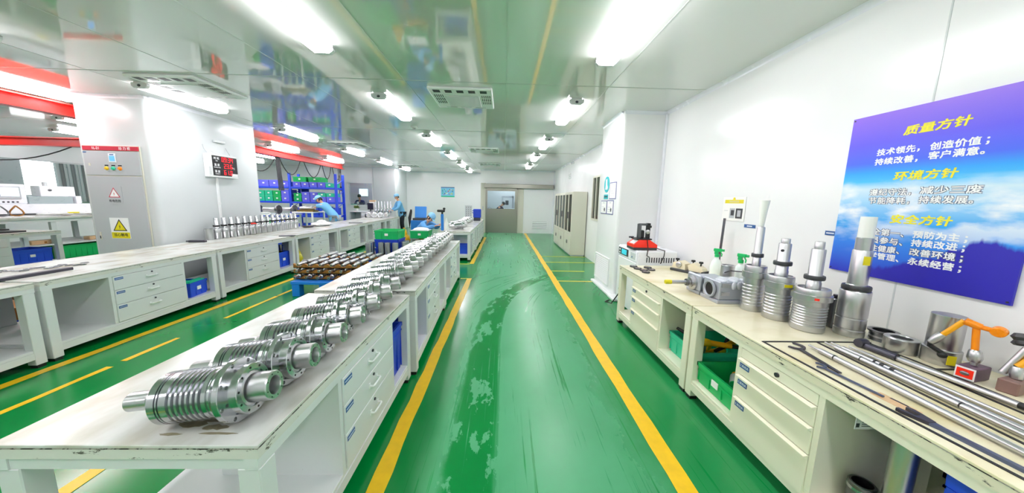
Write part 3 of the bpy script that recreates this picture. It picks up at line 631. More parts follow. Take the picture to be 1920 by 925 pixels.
# the row on the long grey bench
ps = Placer(upright('bench_spindle', .068, .185, .033, .385, .24, None, None, 9, ('steel2', 'steel', 'black'), lip=False))
GS = 'upright spindles in a row on the long grey bench'
L = [(-5.26-.004*q, 5.74+.163*q, q > 0) for q in range(16)]
k = 0
for x, y, a in L:
    k += 1
    if a: ps('upright spindle with a black ring on the long grey bench, %s in the row' % ORD[k-1], (x, y, .78), 0, GS)
    else:
        t = thing('steel_sleeve', 'plain steel sleeve standing first in the row of bench spindles', 'sleeve', (x, y, .78)); MB().lathe([(0, 0), (.062, 0), (.062, .2), (.05, .2), (.05, .01), (0, .01)], 32).build('sleeve_body', 'steel2', t); MB().box(.03, .06, -.02, .02, .2, .203).build('rim_mark', 'dgrey', t)
t = thing('red_clip', 'red plastic clip hanging on the ring of a bench spindle', 'clip', (-5.19, 6.66, 1.012)); MB().box(-.012, .012, -.05, .06, -.014, .014, .004).build('jaw', 'red', t); MB().cyl((0, .05, 0), (.02, .08, -.02), .008).build('clip_grip', 'red', t)
t = thing('black_bar', 'short black bar lying on the grey bench before the sleeve row', 'bar', (-5.2, 5.45, .78), .2); MB().box(-.12, .12, -.03, .03, 0, .035, .006).build('bar_body', 'tool', t); MB().cyl((-.12, 0, .017), (-.16, 0, .017), .012).build('bar_tip', 'tool', t)
# tall ones and lying ones at the end of the long row
pt = Placer(upright('tall_bench_spindle', .045, .30, .03, .62, .36, .022, .66, 4, ('steel', 'steel', 'steel2'), lip=False))
for k in range(6): pt('tall thin spindle standing on the end bench before the worker, %s of six' % ORD[k], (-5.58+.13*k, 13.95, .78), 0, 'tall spindles on the end bench')
pe = Placer(rotor())
for k in range(4):
    pe('steel spindle lying across the end bench, %s of the row before the standing worker' % ORD[k], (-5.55+.24*k, 13.2, .78), -PI/2+.2, 'spindles lying across the end bench')
# ================================================================ crates
def crate(name, w_, d_, h_, m, label='', cat='crate', card=True, taper=.94, group=None):
    """open plastic stacking box, centred on its base; long side along x"""
    t = thing(name, label, cat, group=group); th = .006; b = MB()
    X, Y = w_/2, d_/2; x, y = X*taper, Y*taper
    o0 = [(-x, -y, 0), (x, -y, 0), (x, y, 0), (-x, y, 0)]; o1 = [(-X, -Y, h_), (X, -Y, h_), (X, Y, h_), (-X, Y, h_)]
    k = (X-th*2)/X; i1 = [(a*k, c*(Y-th*2)/Y, h_) for a, c, _ in o1]; i0 = [(a*k, c*(Y-th*2)/Y, .008) for a, c, _ in o0]
    vs = o0+o1+i1+i0; fs = [(0, 3, 2, 1)]
    for j in range(4):
        q = (j+1) % 4; fs += [(j, q, 4+q, 4+j), (4+j, 4+q, 8+q, 8+j), (8+j, 8+q, 12+q, 12+j)]
    fs.append((12, 13, 14, 15)); b.add(vs, fs)
    b.build('box_wall', m, t)
    r = MB()
    for z0, z1, e in ((h_-.03, h_+.0, .006), (h_-.07, h_-.06, .004), (.02, .03, -.002)):
        f = taper+(1-taper)*(z0+z1)/2/h_; a, c = X*f+e, Y*f+e
        r.box(-a, a, -c, -c+.01, z0, z1).box(-a, a, c-.01, c, z0, z1).box(-a, -a+.01, -c, c, z0, z1).box(a-.01, a, -c, c, z0, z1)
    nr = max(3, int(w_/.11))
    for q in range(nr+1):
        xx = -X*.96+2*X*.96*q/nr
        for s_ in (-1, 1): r.box(xx-.004, xx+.004, s_*(Y*.965-.004), s_*(Y*.975+.003), .02, h_-.05)
    for q in range(3):
        yy = -Y*.92+2*Y*.92*q/2
        for s_ in (-1, 1): r.box(s_*(X*.965-.004), s_*(X*.975+.003), yy-.004, yy+.004, .02, h_-.05)
    r.build('rim', m, t)
    if card: MB().box(-.035, .035, -Y*.985-.006, -Y*.985-.001, h_*.42, h_*.42+.05).build('label_card', 'paper', t)
    return t
# ---- under the right-hand cream benches
c = crate('plastic_crate', .47, .56, .2, 'teal', card=False); tag(c, 'teal green crate of yellow air tools across the bays of both cream benches', 'crate'); c.location = (1.935, 2.675, .172); c.rotation_euler.z = -PI/2
cg = Placer(crate('plastic_crate', .42, .52, .17, 'green'))
cg('bright green crate with a spray can inside, under the cream bench', (1.86, 2.15, .172), -PI/2)
def airtool(name, label, loc, rz, tilt=.0):
    t = thing(name, label, 'tool', loc, rz); t.rotation_euler.y = tilt
    MB().cyl((-.12, 0, .03), (.04, 0, .03), .021, .026, 18).build('body', 'amber', t)
    MB().lathe([(0, 0), (.028, 0), (.034, .02), (.034, .05), (.028, .07), (0, .07)], 20, axis((.04, 0, .03), (1, 0, 0))).build('head', 'yel', t)
    MB().cyl((-.12, 0, .03), (-.22, 0, .03), .017, .014, 14).build('grip', 'black', t); MB().cyl((.075, 0, .01), (.075, 0, -.03), .012).build('spindle_tip', 'steel2', t)
    return t
airtool('air_grinder', 'yellow air tool with a black grip poking over the teal crate rim', (1.80, 2.70, .335), -1.15, .18)
airtool('air_grinder', 'yellow air tool with its black grip resting on the near rim of the teal crate', (1.86, 2.55, .375), 2.75, .0)
airtool('air_grinder', 'yellow air tool standing head up at the wall end of the teal crate', (2.08, 2.62, .36), .3, -.25)
airtool('air_grinder', 'yellow air tool lying lowest in the teal crate', (1.98, 2.72, .222), .2, 0)
t = thing('black_pipe', 'black pipe leaning out of the teal crate under the first cream bench', 'pipe', (2.12, 2.80, .2)); MB().tube([(0, 0, 0), (.05, .0, .2), (.06, -.01, .36)], .016, 10).build('tube', 'black', t); MB().cyl((.06, -.01, .355), (.0605, -.0102, .362), .012, n=10).build('open_end', 'wood', t)
t = thing('spray_can', 'spray can lying in the bright green crate', 'can', (1.79, 2.20, .27), .9); A = axis((-.08, 0, 0), (1, 0, .06))
MB().lathe([(0, 0), (.03, 0), (.032, .01), (.032, .13), (.026, .145), (0, .145)], 24, A, ms=[0, 0, 1, 0, 0]).build('can_body', ['green', 'wallg'], t); MB().lathe([(0, .145), (.022, .145), (.022, .175), (0, .178)], 20, A).build('cap', 'orange', t)
t = thing('green_bag', 'small green sachet lying in the bright green crate', 'bag', (1.78, 2.18, .184), .4); b = MB().box(-.07, .07, -.05, .05, 0, .05, .012); b.build('sachet', 'leaf', t); MB().box(.03, .05, -.034, .034, .05, .051).build('seam', 'green', t)
# bay nearest the camera: steel tube, ring, blue crate, notice
t = thing('steel_tube', 'polished steel tube standing in the open bay below the rods', 'tube', (1.75, 1.175, .171)); MB().lathe([(.036, 0), (.042, .002), (.042, .50), (.036, .502), (.033, .502), (.033, 0)], 40).build('tube_wall', 'steel2', t); MB().lathe([(.042, .04), (.044, .042), (.044, .05), (.042, .052)], 40).build('band', 'steel', t)
t = thing('steel_ring', 'dark steel ring lying on the lower shelf beside the polished tube', 'ring', (1.735, 1.285, .171)); MB().lathe([(.038, 0), (.05, 0), (.05, .13), (.046, .134), (.038, .134), (.038, 0)], 32).build('ring_body', 'steeld', t); MB().lathe([(.0495, .1), (.052, .101), (.052, .115), (.0495, .116)], 32).build('groove_band', 'steel', t)
c = crate('plastic_crate', .5, .4, .42, 'blue', 'large blue crate in the open bay below the long rods', card=False); c.location = (1.95, .80, .172); c.rotation_euler.z = -PI/2
t = thing('paper_notice', 'printed white notice stuck inside the open bay of the cream bench', 'notice', (1.62, 1.268, .6), PI); b = MB().box(-.10, .0, -.001, .001, 0, .075); 
for k in range(6): b.box(-.09, -.03 if k < 4 else -.05, .001, .0014, .014+k*.01, .017+k*.01, mi=1)
b.box(-.02, -.004, .001, .0014, .01, .03, mi=1); b.build('sheet', ['paper', 'dgrey'], t)
# ================================================================ on the right-hand benches
# gearbox casting
t = thing('gearbox_housing', 'grey cast housing with a large bore on the cream bench, wrapped in film', 'casting', (1.80, 2.505, .78))
b = MB().box(0, .30, 0, .235, .0, .03, .004).box(.015, .28, .01, .225, .03, .185, .006); o = b.build('housing', 'alu', t)
drill(o, MB().cyl((-.02, .115, .1), (.12, .115, .1), .058, n=40).build('cutter', 'hole')) if False else None
MB().lathe([(.0, .0), (.072, .0), (.072, .016), (.06, .016), (.055, .004), (0, .004)], 40, axis((.004, .115, .103), (-1, 0, 0)), ms=[0, 0, 0, 0, 1]).build('bore_ring', ['alu', 'steeld'], t)
MB().lathe([(0, .0045), (.052, .0045), (.05, .006), (0, .006)], 36, axis((.004, .115, .103), (-1, 0, 0))).build('bore', 'hole', t)
for z0, z1 in ((.14, .172), (.07, .1)): MB().box(.03, .1, .003, .012, z0, z1).build('boss', 'steel2', t)
b = MB()
for k in range(7): b.ball((.06+.033*k, .07+.03*(k % 3), .187), .034, .06, .016, 12)
for k in range(4): b.ball((.13+.045*k, .004, .155), .022, .012, .035, 12)
b.build('film_wrap', mat('clear_film', '#c9cfd8', .12, spec=.8), t)
t = thing('shaft_housing', 'grey cast housing holding a shaft, behind the bored casting', 'casting', (1.80, 2.76, .78))
b = MB().box(0, .26, .0, .20, 0, .03, .004).box(.02, .26, .02, .19, .03, .16, .006).box(0, .03, .0, .2, .03, .18, .01); b.build('housing', 'alu', t)
MB().lathe([(0, 0), (.07, 0), (.07, .014), (.045, .02), (.045, .035), (0, .035)], 36, axis((.0, .1, .095), (-1, 0, 0))).build('flange', 'steel2', t)
MB().lathe([(0, .03), (.018, .03), (.018, .24), (.0, .24)], 24, axis((.0, .1, .095), (-1, 0, 0))).build('shaft', 'steel2', t)
MB().lathe([(.018, .05), (.032, .05), (.034, .056), (.034, .064), (.032, .07), (.018, .07)], 28, axis((.0, .1, .095), (-1, 0, 0))).build('collar', 'steeld', t)
MB().lathe([(0, .21), (.0205, .21), (.021, .26), (.019, .268), (0, .27)], 20, axis((.0, .1, .095), (-1, 0, 0))).build('yellow_tip', 'ylabel', t)
t = thing('steel_drum', 'short steel drum standing behind the shaft housing', 'drum', (2.17, 2.93, .78)); MB().lathe([(0, 0), (.058, 0), (.058, .25), (.056, .253), (.05, .253), (.05, .24), (0, .24)], 32).build('drum_body', 'steel2', t); MB().lathe([(.058, .1), (.06, .101), (.06, .11), (.058, .111)], 32).build('band', 'steeld', t)
t = thing('wire_coil', 'thin grey cable looped over the castings', 'cable', (2.1, 2.62, .98)); MB().tube([(.0, .25, -.01), (-.02, .15, .03), (.1, .06, .035), (.2, .0, .01), (.26, -.06, -.1), (.3, -.1, -.195)], .005, 6).build('wire', 'dgrey', t)
t = thing('black_cable', 'black cable looping down behind the tall spindle', 'cable', (2.2, 2.5, .79)); MB().tube([(.0, .0, -.002), (.06, -.02, .1), (.16, -.08, .13), (.25, -.1, .06), (.3, -.12, -.004)], .009, 7).build('wire', 'black', t)
# bottles
def bottle(label, loc, rz):
    t = thing('spray_bottle', label, 'bottle', loc, rz); t.scale = (1.3, 1.3, 1.3)
    MB().lathe([(0, 0), (.042, 0), (.045, .006), (.045, .12), (.035, .16), (.016, .185), (.016, .2), (0, .2)], 24).build('bottle_body', 'water', t)
    b = MB().cyl((0, 0, .198), (0, 0, .222), .018, n=16); b.box(-.035, .028, -.011, .011, .245, .27, .004).box(-.008, .02, -.009, .009, .222, .247).cyl((-.035, 0, .258), (-.05, 0, .258), .01)
    b.build('trigger_head', 'green', t); MB().tube([(-.022, 0, .245), (-.034, 0, .225), (-.032, 0, .205)], .005, 6).build('trigger', 'green', t)
    return t
bottle('white spray bottle with a green trigger beside the upright steel ruler', (2.35, 3.36, .78), 2.4); bottle('white spray bottle with a green trigger beside the steel drum', (2.36, 3.02, .78), 2.0)
t = thing('steel_ruler', 'steel straightedge standing upright against the white wall', 'ruler', (2.43, 3.44, .78)); MB().box(-.004, .004, -.018, .018, 0, .68, .002, M=Matrix.Rotation(.02, 4, 'Y')).build('blade', 'steeld', t); MB().box(-.008, .006, -.022, .022, 0, .03).build('shoe', 'steeld', t)
# cream bench vice / angle grinder base
t = thing('drill_clamp', 'cream enamelled fixture with black knobs on the cream bench by the wall', 'fixture', (2.28, 3.72, .78), .5)
MB().box(-.09, .13, -.22, .2, 0, .03, .006).build('base_plate', 'dgrey', t)
MB().prism([(-.2, .03), (-.02, .03), (.0, .09), (-.06, .13), (-.17, .08)], -.05, .05, Matrix(((0, 0, 1, 0), (1, 0, 0, 0), (0, 1, 0, 0), (0, 0, 0, 1)))).build('front_jaw', 'cream', t)
MB().prism([(.02, .03), (.19, .03), (.18, .1), (.1, .13), (.03, .1)], -.06, .06, Matrix(((0, 0, 1, 0), (1, 0, 0, 0), (0, 1, 0, 0), (0, 0, 0, 1)))).build('rear_jaw', 'cream', t)
MB().lathe([(0, 0), (.035, 0), (.035, .015), (.025, .02), (0, .02)], 24, axis((-.06, .1, .085), (-1, 0, 0))).build('dial', 'steel2', t)
for y, x in ((-.13, 0), (-.02, .03), (.15, -.02)): MB().cyl((x, y, .1), (x, y, .135), .008).lathe([(0, 0), (.022, 0), (.024, .006), (.022, .02), (0, .022)], 16, Matrix.Translation((x, y, .132))).build('knob', 'black', t)
MB().box(-.1, .1, -.215, -.19, .03, .05, .005).build('bar', 'black', t)
# six round discs
pd = None
for k, (x, y) in enumerate(((1.70, 3.985), (1.70, 3.86), (1.735, 3.76), (1.86, 3.93), (1.845, 3.80), (1.715, 3.66))):
    lb = 'dark round steel disc near the oven end of the cream bench, %s of six' % ORD[k]
    if pd is None:
        pd = thing('round_disc', lb, 'disc', (x, y, .78), 0, 'round discs at the oven end'); MB().lathe([(0, 0), (.045, 0), (.048, .004), (.048, .012), (.045, .016), (.036, .016), (.035, .013), (.012, .013), (.01, .016), (0, .016)], 28, ms=[0, 0, 0, 0, 0, 0, 1, 1, 1]).build('disc_body', ['dgrey', 'steeld'], pd); MB().lathe([(.012, .0135), (.03, .0135), (.03, .0145), (.012, .0145), (.012, .0135)], 24).build('face_ring', 'steel2', pd)
    else: dup(pd, lb, (x, y, .78))
# long rods on the mat
t = thing('rubber_mat', 'black edged clear mat strip framing the rods on the cream bench', 'mat', (0, 0, .78))
b = MB()
for p in ([(1.598, 1.79), (1.605, 1.2), (1.625, .823), (1.63, .5)], [(1.6, 1.785), (1.95, 1.79), (2.28, 1.79)], [(1.935, 1.78), (1.905, 1.4), (1.87, .95), (1.85, .6)], [(2.165, 1.78), (2.168, 1.44), (2.14, 1.0), (2.12, .7)], [(2.26, 1.78), (2.262, 1.5), (2.25, 1.1)], [(2.27, 1.475), (2.5, 1.475)]):
    for a, c in zip(p, p[1:]):
        d = (Vector(c)-Vector(a)).normalized(); s_ = Vector((-d.y, d.x))*.007; a, c = Vector(a), Vector(c)
        b.prism([tuple(a-s_), tuple(c-s_), tuple(c+s_), tuple(a+s_)], 0.0002, .003)
b.build('strip', 'black', t)
def rod(label, a, b_, r, bands=(), cat='rod', name='steel_rod', m='steel2', tip=True, extra=None):
    a, b_ = Vector(a), Vector(b_); ln = (b_-a).length; d = (b_-a).normalized()
    t = thing(name, label, cat, (*a.xy, .78), math.atan2(d.y, d.x)); z = r+.0035
    p = [(0, 0), (r*.9, 0), (r, .003), (r, ln-.003), (r*.9, ln), (0, ln)]
    if tip: p = [(0, -.09), (r*.45, -.09), (r*.5, -.03), (r, -.022)]+p[3:]
    MB().lathe(p, 20, axis((0, 0, z), (1, 0, 0))).build('rod_body', m, t)
    for u, w_ in bands: MB().lathe([(r*.99, u), (r*1.06, u+.001), (r*1.06, u+w_-.001), (r*.99, u+w_)], 20, axis((0, 0, z+.001), (1, 0, 0))).build('band', 'black', t)
    return t
rod('long bright steel rod, first from the bench edge, plain with one dark band', (1.806, 1.62, 0), (1.755, .62, 0), .0135, ((.06, .008),))
rod('long bright steel rod lying second from the bench edge, forked tip', (1.945, 1.66, 0), (1.895, .66, 0), .0125, ((.11, .006), (.5, .006)))
rod('slim steel rod with black banding near its tip, third from the bench edge', (1.985, 1.66, 0), (1.945, .66, 0), .0115, ((.14, .012), (.17, .02), (.215, .02)))
rod('slim plain steel rod lying between the banded rod and the handled bar', (2.05, 1.62, 0), (2.01, .7, 0), .009)
t = rod('steel bar with a dark right-angled handle, closest to the wall', (2.155, 1.56, 0), (2.195, .85, 0), .0135, ((.4, .035), (.5, .05)), 'bar', 'handled_bar', tip=False)
MB().cyl((-.17, 0, .019), (.0, 0, .019), .019, n=18).lathe([(0, -.0), (.024, 0), (.026, .01), (.026, .04), (.024, .05), (0, .05)], 18, axis((-.165, .025, .028), (0, -1, 0))).build('handle', 'tool', t)
def wrench(label, loc, rz, ln, m='tool', s_=1.):
    t = thing('hook_wrench', label, 'wrench', loc, rz); A = Matrix.Identity(4)
    MB().prism([(0, -.011*s_), (ln, -.008*s_), (ln, .008*s_), (0, .011*s_)], 0, .006).build('handle', m, t)
    pts = []; R = .05*s_
    for k in range(13):
        a = math.radians(-70+k*19); pts.append((-R*.8+R*math.cos(a), R*math.sin(a)))
    inn = [(-R*.8+R*.68*math.cos(math.radians(-70+k*19)), R*.68*math.sin(math.radians(-70+k*19))) for k in range(13)][::-1]
    b = MB()
    for k in range(12): b.prism([pts[k], pts[k+1], inn[11-k], inn[12-k]], 0, .008)
    b.build('jaw', m, t); return t
wrench('hook wrench with a curved open jaw at the corner of the mat', (1.727, 1.68, .784), -1.72, .26)
wrench('blued open wrench lying along the mat edge', (1.655, 1.47, .784), -1.48, .24, 'toolb', .6)
def spanner(label, a, b_, w_):
    a, b_ = Vector(a), Vector(b_); d = b_-a; t = thing('open_spanner', label, 'spanner', (*a, .78), math.atan2(d.y, d.x)); ln = d.length
    MB().prism([(.09, -w_*.5), (.12, -w_*.32), (ln, -w_*.32), (ln, w_*.32), (.12, w_*.32), (.09, w_*.5)], 0, .012).build('shank', 'toolb', t)
    MB().prism([(0, -w_), (.02, -w_*1.1), (.09, -w_*.5), (.09, w_*.5), (.02, w_*1.1), (0, w_), (0, w_*.55), (.05, w_*.35), (.05, -w_*.35), (0, -w_*.55)], 0, .014).build('jaw', 'tool', t); return t
spanner('big dark open-ended spanner along the front of the cream bench', (1.655, 1.15), (1.685, .62), .03)
t = thing('taped_note', 'small buff card lying under the jaw of the big spanner', 'card', (1.69, 1.20, .7801), -1.5); MB().box(-.07, .07, -.03, .03, 0, .0006).build('card_sheet', 'wood', t); MB().box(-.03, .03, .016, .026, .0006, .0012).build('clip', 'tool', t)
# rings and cylinder by the wall
t = thing('flanged_ring', 'dark flanged steel ring lying beside the smooth spindle', 'ring', (2.40, 1.828, .78)); MB().lathe([(.05, 0), (.064, 0), (.064, .004), (.06, .008), (.06, .05), (.07, .054), (.07, .064), (.055, .066), (.048, .064), (.048, 0), (.05, 0)], 40).build('ring_body', 'steeld', t); MB().lathe([(.0602, .02), (.0612, .021), (.0612, .03), (.0602, .031)], 40).build('band', 'steel2', t)
t = thing('bearing_ring', 'thick grey steel ring lying between the flanged ring and the tall cylinder', 'ring', (2.33, 1.685, .78)); MB().lathe([(.044, 0), (.069, 0), (.07, .003), (.07, .078), (.067, .082), (.047, .082), (.044, .078), (.044, 0)], 44).build('ring_body', 'steel2', t); MB().lathe([(.0435, .016), (.040, .018), (.040, .06), (.0435, .062)], 40).build('inner_race', 'steeld', t)
t = thing('steel_cylinder', 'tall polished steel cylinder with a stepped base by the wall', 'cylinder', (2.385, 1.553, .78)); MB().lathe([(0, 0), (.068, 0), (.069, .002), (.069, .082), (.066, .085), (0, .085)], 44).build('base_step', 'steel2', t); MB().lathe([(.0, .085), (.060, .085), (.061, .087), (.061, .268), (.059, .27), (0, .27)], 44).build('cylinder_body', 'steel2', t); MB().box(.062, .0705, -.016, .016, .015, .065).build('sticker', 'ylabel', t).rotation_euler.z = -2.0
# magnetic dial stand
t = thing('magnetic_stand', 'orange jointed dial stand on a purple magnet block with a red switch plate', 'stand', (2.325, 1.395, .78), .22); t.scale = (1.28, 1.28, 1.28)
MB().box(-.045, .05, -.025, .025, 0, .052, .003).build('magnet_block', 'purple', t); pl_ = MB().box(-.0475, -.045, -.024, .024, .004, .05).build('switch_plate', 'white', t)
MB().box(-.0485, -.0475, -.02, .02, .01, .044).build('switch_face', 'red', pl_); MB().ball((-.049, 0, .027), .004, .012, .008, 12).build('switch', 'steeld', pl_)
J = Vector((.0, .015, .205)); B0 = Vector((.0, 0, .055))
MB().cyl(B0, B0+Vector((0, 0, .012)), .009).lathe([(0, 0), (.014, .002), (.02, .018), (.016, .045), (.012, .05), (0, .05)], 18, axis(B0+Vector((0, 0, .01)), (J-B0))).build('lower_joint', 'steel2', t)
MB().cyl(B0.lerp(J, .38), J, .0095, n=16).build('lower_arm', 'orange', t)
J2 = Vector((-.012, .04, .218)); J3 = Vector((.004, -.034, .203)); E = Vector((-.03, .105, .1))
MB().cyl(J2, J.lerp(J3, .2), .014, .013, 18).cyl(J.lerp(J3, .2), J3, .009, n=16).lathe([(0, -.013), (.016, -.013), (.019, -.009), (.019, .009), (.016, .013), (0, .013)], 20, axis(J3, (1, .1, .2))).build('clamp_joint', 'orange', t)
MB().cyl(J2, J2.lerp(E, .62), .009, n=16).build('upper_arm', 'amber', t)
MB().lathe([(0, 0), (.012, 0), (.016, .02), (.012, .05), (.006, .056), (0, .056)], 18, axis(J2.lerp(E, .6), E-J2)).build('upper_joint', 'steel2', t)
MB().tube([J2.lerp(E, .98), E+Vector((0, .0, -.01)), E+Vector((.02, -.03, -.035))], .009, 8).ball(E+Vector((.02, -.03, -.04)), .014).build('dial_clamp', 'black', t)
t = thing('magnetic_stand', 'dial stand on a rusty brown magnet block with a dark knob', 'stand', (2.36, 1.285, .78), .25); t.scale = (1.25, 1.25, 1.25)
MB().box(-.05, .05, -.024, .024, 0, .05, .004).build('magnet_block', 'rust', t)
MB().lathe([(0, 0), (.013, 0), (.018, .02), (.013, .045), (0, .05)], 18, axis((0, 0, .05), (.1, .1, 1))).build('lower_joint', 'steel2', t)
MB().cyl((.004, .004, .095), (.03, -.03, .17), .010).build('lower_arm', 'amber', t); MB().cyl((.0, .03, .06), (.02, .0, .165), .010).build('upper_arm', 'steel2', t)
MB().lathe([(0, 0), (.02, 0), (.027, .008), (.02, .02), (.027, .032), (.018, .045), (0, .045)], 8, axis((.03, .01, .17), (.1, .2, 1))).build('knob', 'dgrey', t); MB().tube([(.05, 0, .02), (.09, -.02, .03), (.1, -.05, .02)], .011, 8).build('fine_adjuster', 'black', t)
# ================================================================ oven and induction heater
t = thing('drying_oven', 'white floor-standing oven with a cyan display beyond the cream bench', 'oven', (1.84, 4.2, 0))
MB().box(0, .55, 0, .72, .05, .955, .012).build('cabinet', 'machine', t)
for x in (.05, .5):
    for y in (.06, .66): MB().cyl((x, y, 0), (x, y, .06), .03).build('foot', 'black', t)
pn = MB().box(-.012, 0, .015, .70, .80, .935, .004).build('control_panel', 'machine', t)
MB().box(-.016, -.012, .30, .68, .82, .925, .002).build('display_surround', 'dgrey', pn); MB().box(-.018, -.016, .36, .55, .835, .91).build('display', mat('cyan_display', '#39b9cc', .3, emit=.6), pn); MB().box(-.018, -.016, .6, .65, .835, .86).box(-.018, -.016, .6, .65, .88, .905).build('buttons', 'white', pn); MB().box(-.014, -.012, .05, .22, .82, .91).build('badge_plate', 'wallg', pn); MB().ball((-.015, .16, .85), .006, .012, .012, 12).build('maker_mark', 'lblue', pn)
b = MB()
for k in range(12): b.box(.12+k*.034, .135+k*.034, -.002, .001, .80, .87)
b.build('vent_slots', 'tool', t)
MB().box(-.01, 0, .03, .69, .1, .78, .004).build('oven_door', 'white', t); MB().box(-.014, -.01, .3, .36, .3, .62, .02).build('door_window', 'toolb', t)
t = thing('power_cable', 'black cable trailing on the floor beside the column', 'cable', (1.72, 4.5, 0)); MB().tube([(.08, .2, .3), (.05, .1, .25), (-.02, .2, .05), (-.05, .4, .012), (.05, .5, .012)], .009, 6).build('wire', 'black', t)
t = thing('induction_heater', 'red induction heater with a black yoke standing on the white oven', 'heater', (1.945, 4.42, .957), .0)
A = Matrix(((1, 0, 0, 0), (0, 1, 0, 0), (0, 0, 1, 0), (0, 0, 0, 1)))
def frus(x0, x1, y0, y1, z0, X0, X1, Y0, Y1, z1): return MB().add([(x0, y0, z0), (x1, y0, z0), (x1, y1, z0), (x0, y1, z0), (X0, Y0, z1), (X1, Y0, z1), (X1, Y1, z1), (X0, Y1, z1)], [(0, 3, 2, 1), (4, 5, 6, 7), (0, 1, 5, 4), (1, 2, 6, 5), (2, 3, 7, 6), (3, 0, 4, 7)])
MB().box(-.13, .20, -.12, .13, .0, .035, .004).build('plinth', 'dgrey', t)
hs = frus(-.13, .20, -.12, .13, .035, -.13, .20, -.12, .13, .075); hs.add([(-.13, -.12, .075), (.20, -.12, .075), (.20, .13, .075), (-.13, .13, .075), (-.05, -.1, .14), (.10, -.1, .14), (.10, .11, .14), (-.05, .11, .14)], [(4, 5, 6, 7), (0, 1, 5, 4), (1, 2, 6, 5), (2, 3, 7, 6), (3, 0, 4, 7)])
hs.build('housing', 'red', t)
sl = Matrix.Translation((-.094, -.01, .1085)) @ Matrix.Rotation(-math.atan2(.065, .08), 4, 'Y')
MB().box(-.038, .038, -.085, .06, -.001, .003, M=sl).box(-.02, .02, -.01, -.006, .003, .0036, mi=1, M=sl).box(-.03, .03, -.06, -.03, .003, .0036, mi=2, M=sl).build('control_label', ['white', 'ink', 'wallg'], t)
MB().box(-.09, .13, -.10, .10, .14, .158, .004).build('deck', 'black', t); MB().box(-.13, -.06, .06, .085, .15, .172, .004).build('deck_handle', 'tool', t)
MB().box(-.04, .0, -.03, .03, .158, .36, .004).build('core_post', 'steeld', t); MB().box(.085, .125, -.035, .035, .158, .37, .004).build('core_post', 'black', t)
MB().box(-.03, .12, -.022, .022, .335, .365, .004).build('core_bar', 'steeld', t); MB().box(-.005, .045, -.038, .038, .158, .27, .012).build('coil', 'black', t)
MB().lathe([(0, 0), (.03, 0), (.03, .012), (.02, .016), (0, .016)], 22, axis((.09, -.035, .25), (-.4, -1, 0))).build('dial', 'steel2', t); MB().cyl((.125, 0, .32), (.15, -.01, .32), .016).build('clamp_knob', 'black', t)
MB().tube([(.06, -.1, .15), (.05, -.16, .05), (.02, -.232, .01), (.01, -.235, -.06), (.05, -.232, -.08)], .006, 6).build('probe_lead', 'black', t); MB().tube([(.20, -.05, .03), (.25, -.1, .012), (.25, -.24, .014), (.24, -.25, -.06), (.2, -.25, -.165)], .006, 6).build('mains_lead', 'black', t)
# ================================================================ right wall: poster, notices, tags
t = thing('policy_poster', 'large blue sky poster with yellow and white Chinese lettering on the white wall', 'poster', (2.565, 2.37, 1.13), -PI/2)
MB().box(0, .90, 0, .012, 0, 1.115).build('board', 'poster', t)
b = MB()
for x, z in ((.012, 1.10), (.012, .015), (.888, 1.10), (.888, .015)): b.cyl((x, -.003, z), (x, 0, z), .005, n=10)
b.build('fixing_screw', 'tool', t)
def ptxt(name, rows, size, m, bold, shear=0, outline=None):
    for s_, x0, x1, z in rows:
        b = MB(); n_ = len(s_); pitch = (x1-x0)/(n_-.4)
        for k, ch in enumerate(s_):
            px = x0+(k+.5)*pitch-.05*pitch; A = Matrix.Translation((px, -.0012, z-1.13)) @ Matrix.Rotation(PI/2, 4, 'X') @ Matrix.Diagonal((pitch/size*.97, 1.0, 1, 1))
            if ch in '，；。、': A = A @ Matrix.Translation((size*.18 if ch in '；' else 0, 0, 0))
            if outline:
                b.text(ch, size, A @ Matrix.Translation((0, 0, -.0007)), 1, bold*2.2+.0014, shear=shear)
            b.text(ch, size, A, 0, bold, shear=shear)
        b.build(name, [m, outline or m], t)
Y0 = 2.37
R_ = lambda u0, u1: (Y0-u0, Y0-u1)
ptxt('heading', [('质量方针', .318, .59, 2.095), ('环境方针', .308, .58, 1.81), ('安全方针', .332, .60, 1.533)], .060, 'txty', .0016, .15)
ptxt('policy_text', [('技术领先，', .188, .43, 1.979), ('创造价值；', .463, .705, 1.976), ('持续改善，', .186, .43, 1.916), ('客户满意。', .463, .706, 1.922), ('预防为主；', .466, .708, 1.445), ('持续改进；', .467, .706, 1.392), ('永续经营；', .468, .71, 1.276), ('科学管理、', .2, .436, 1.278)], .047, 'txtw', .0013)
ptxt('policy_text', [('遵纪守法，', .188, .43, 1.709), ('减少三废', .458, .695, 1.7155), ('节能降耗，', .19, .43, 1.653), ('持续发展。', .46, .705, 1.658), ('安全第一、', .192, .436, 1.441), ('全员参与、', .191, .438, 1.3855), ('关注健康、', .196, .43, 1.330), ('改善环境；', .466, .707, 1.334)], .047, 'txtw', .0009, 0, 'txtd')
t = thing('wall_notice', 'white instruction sheet with a yellow heading band taped to the wall', 'notice', (2.573, 3.675, 1.43), -PI/2)
b = MB().box(0, .345, 0, .004, 0, .265); b.box(.03, .315, -.001, 0, .195, .235, mi=1).cyl((.172, -.003, .245), (.172, 0, .245), .016, n=16, mi=1)
b.box(.12, .2, -.001, 0, .03, .14, mi=2).box(.215, .315, -.001, 0, .03, .14, mi=3).box(.14, .19, -.0015, -.001, .06, .12, mi=3).box(.24, .29, -.0015, -.001, .05, .12, mi=2)
b.box(.03, .09, -.001, 0, .11, .115, mi=2)
for k in range(2): b.box(.10, .25, -.0015, -.001, .206+k*.012, .211+k*.012, mi=4)
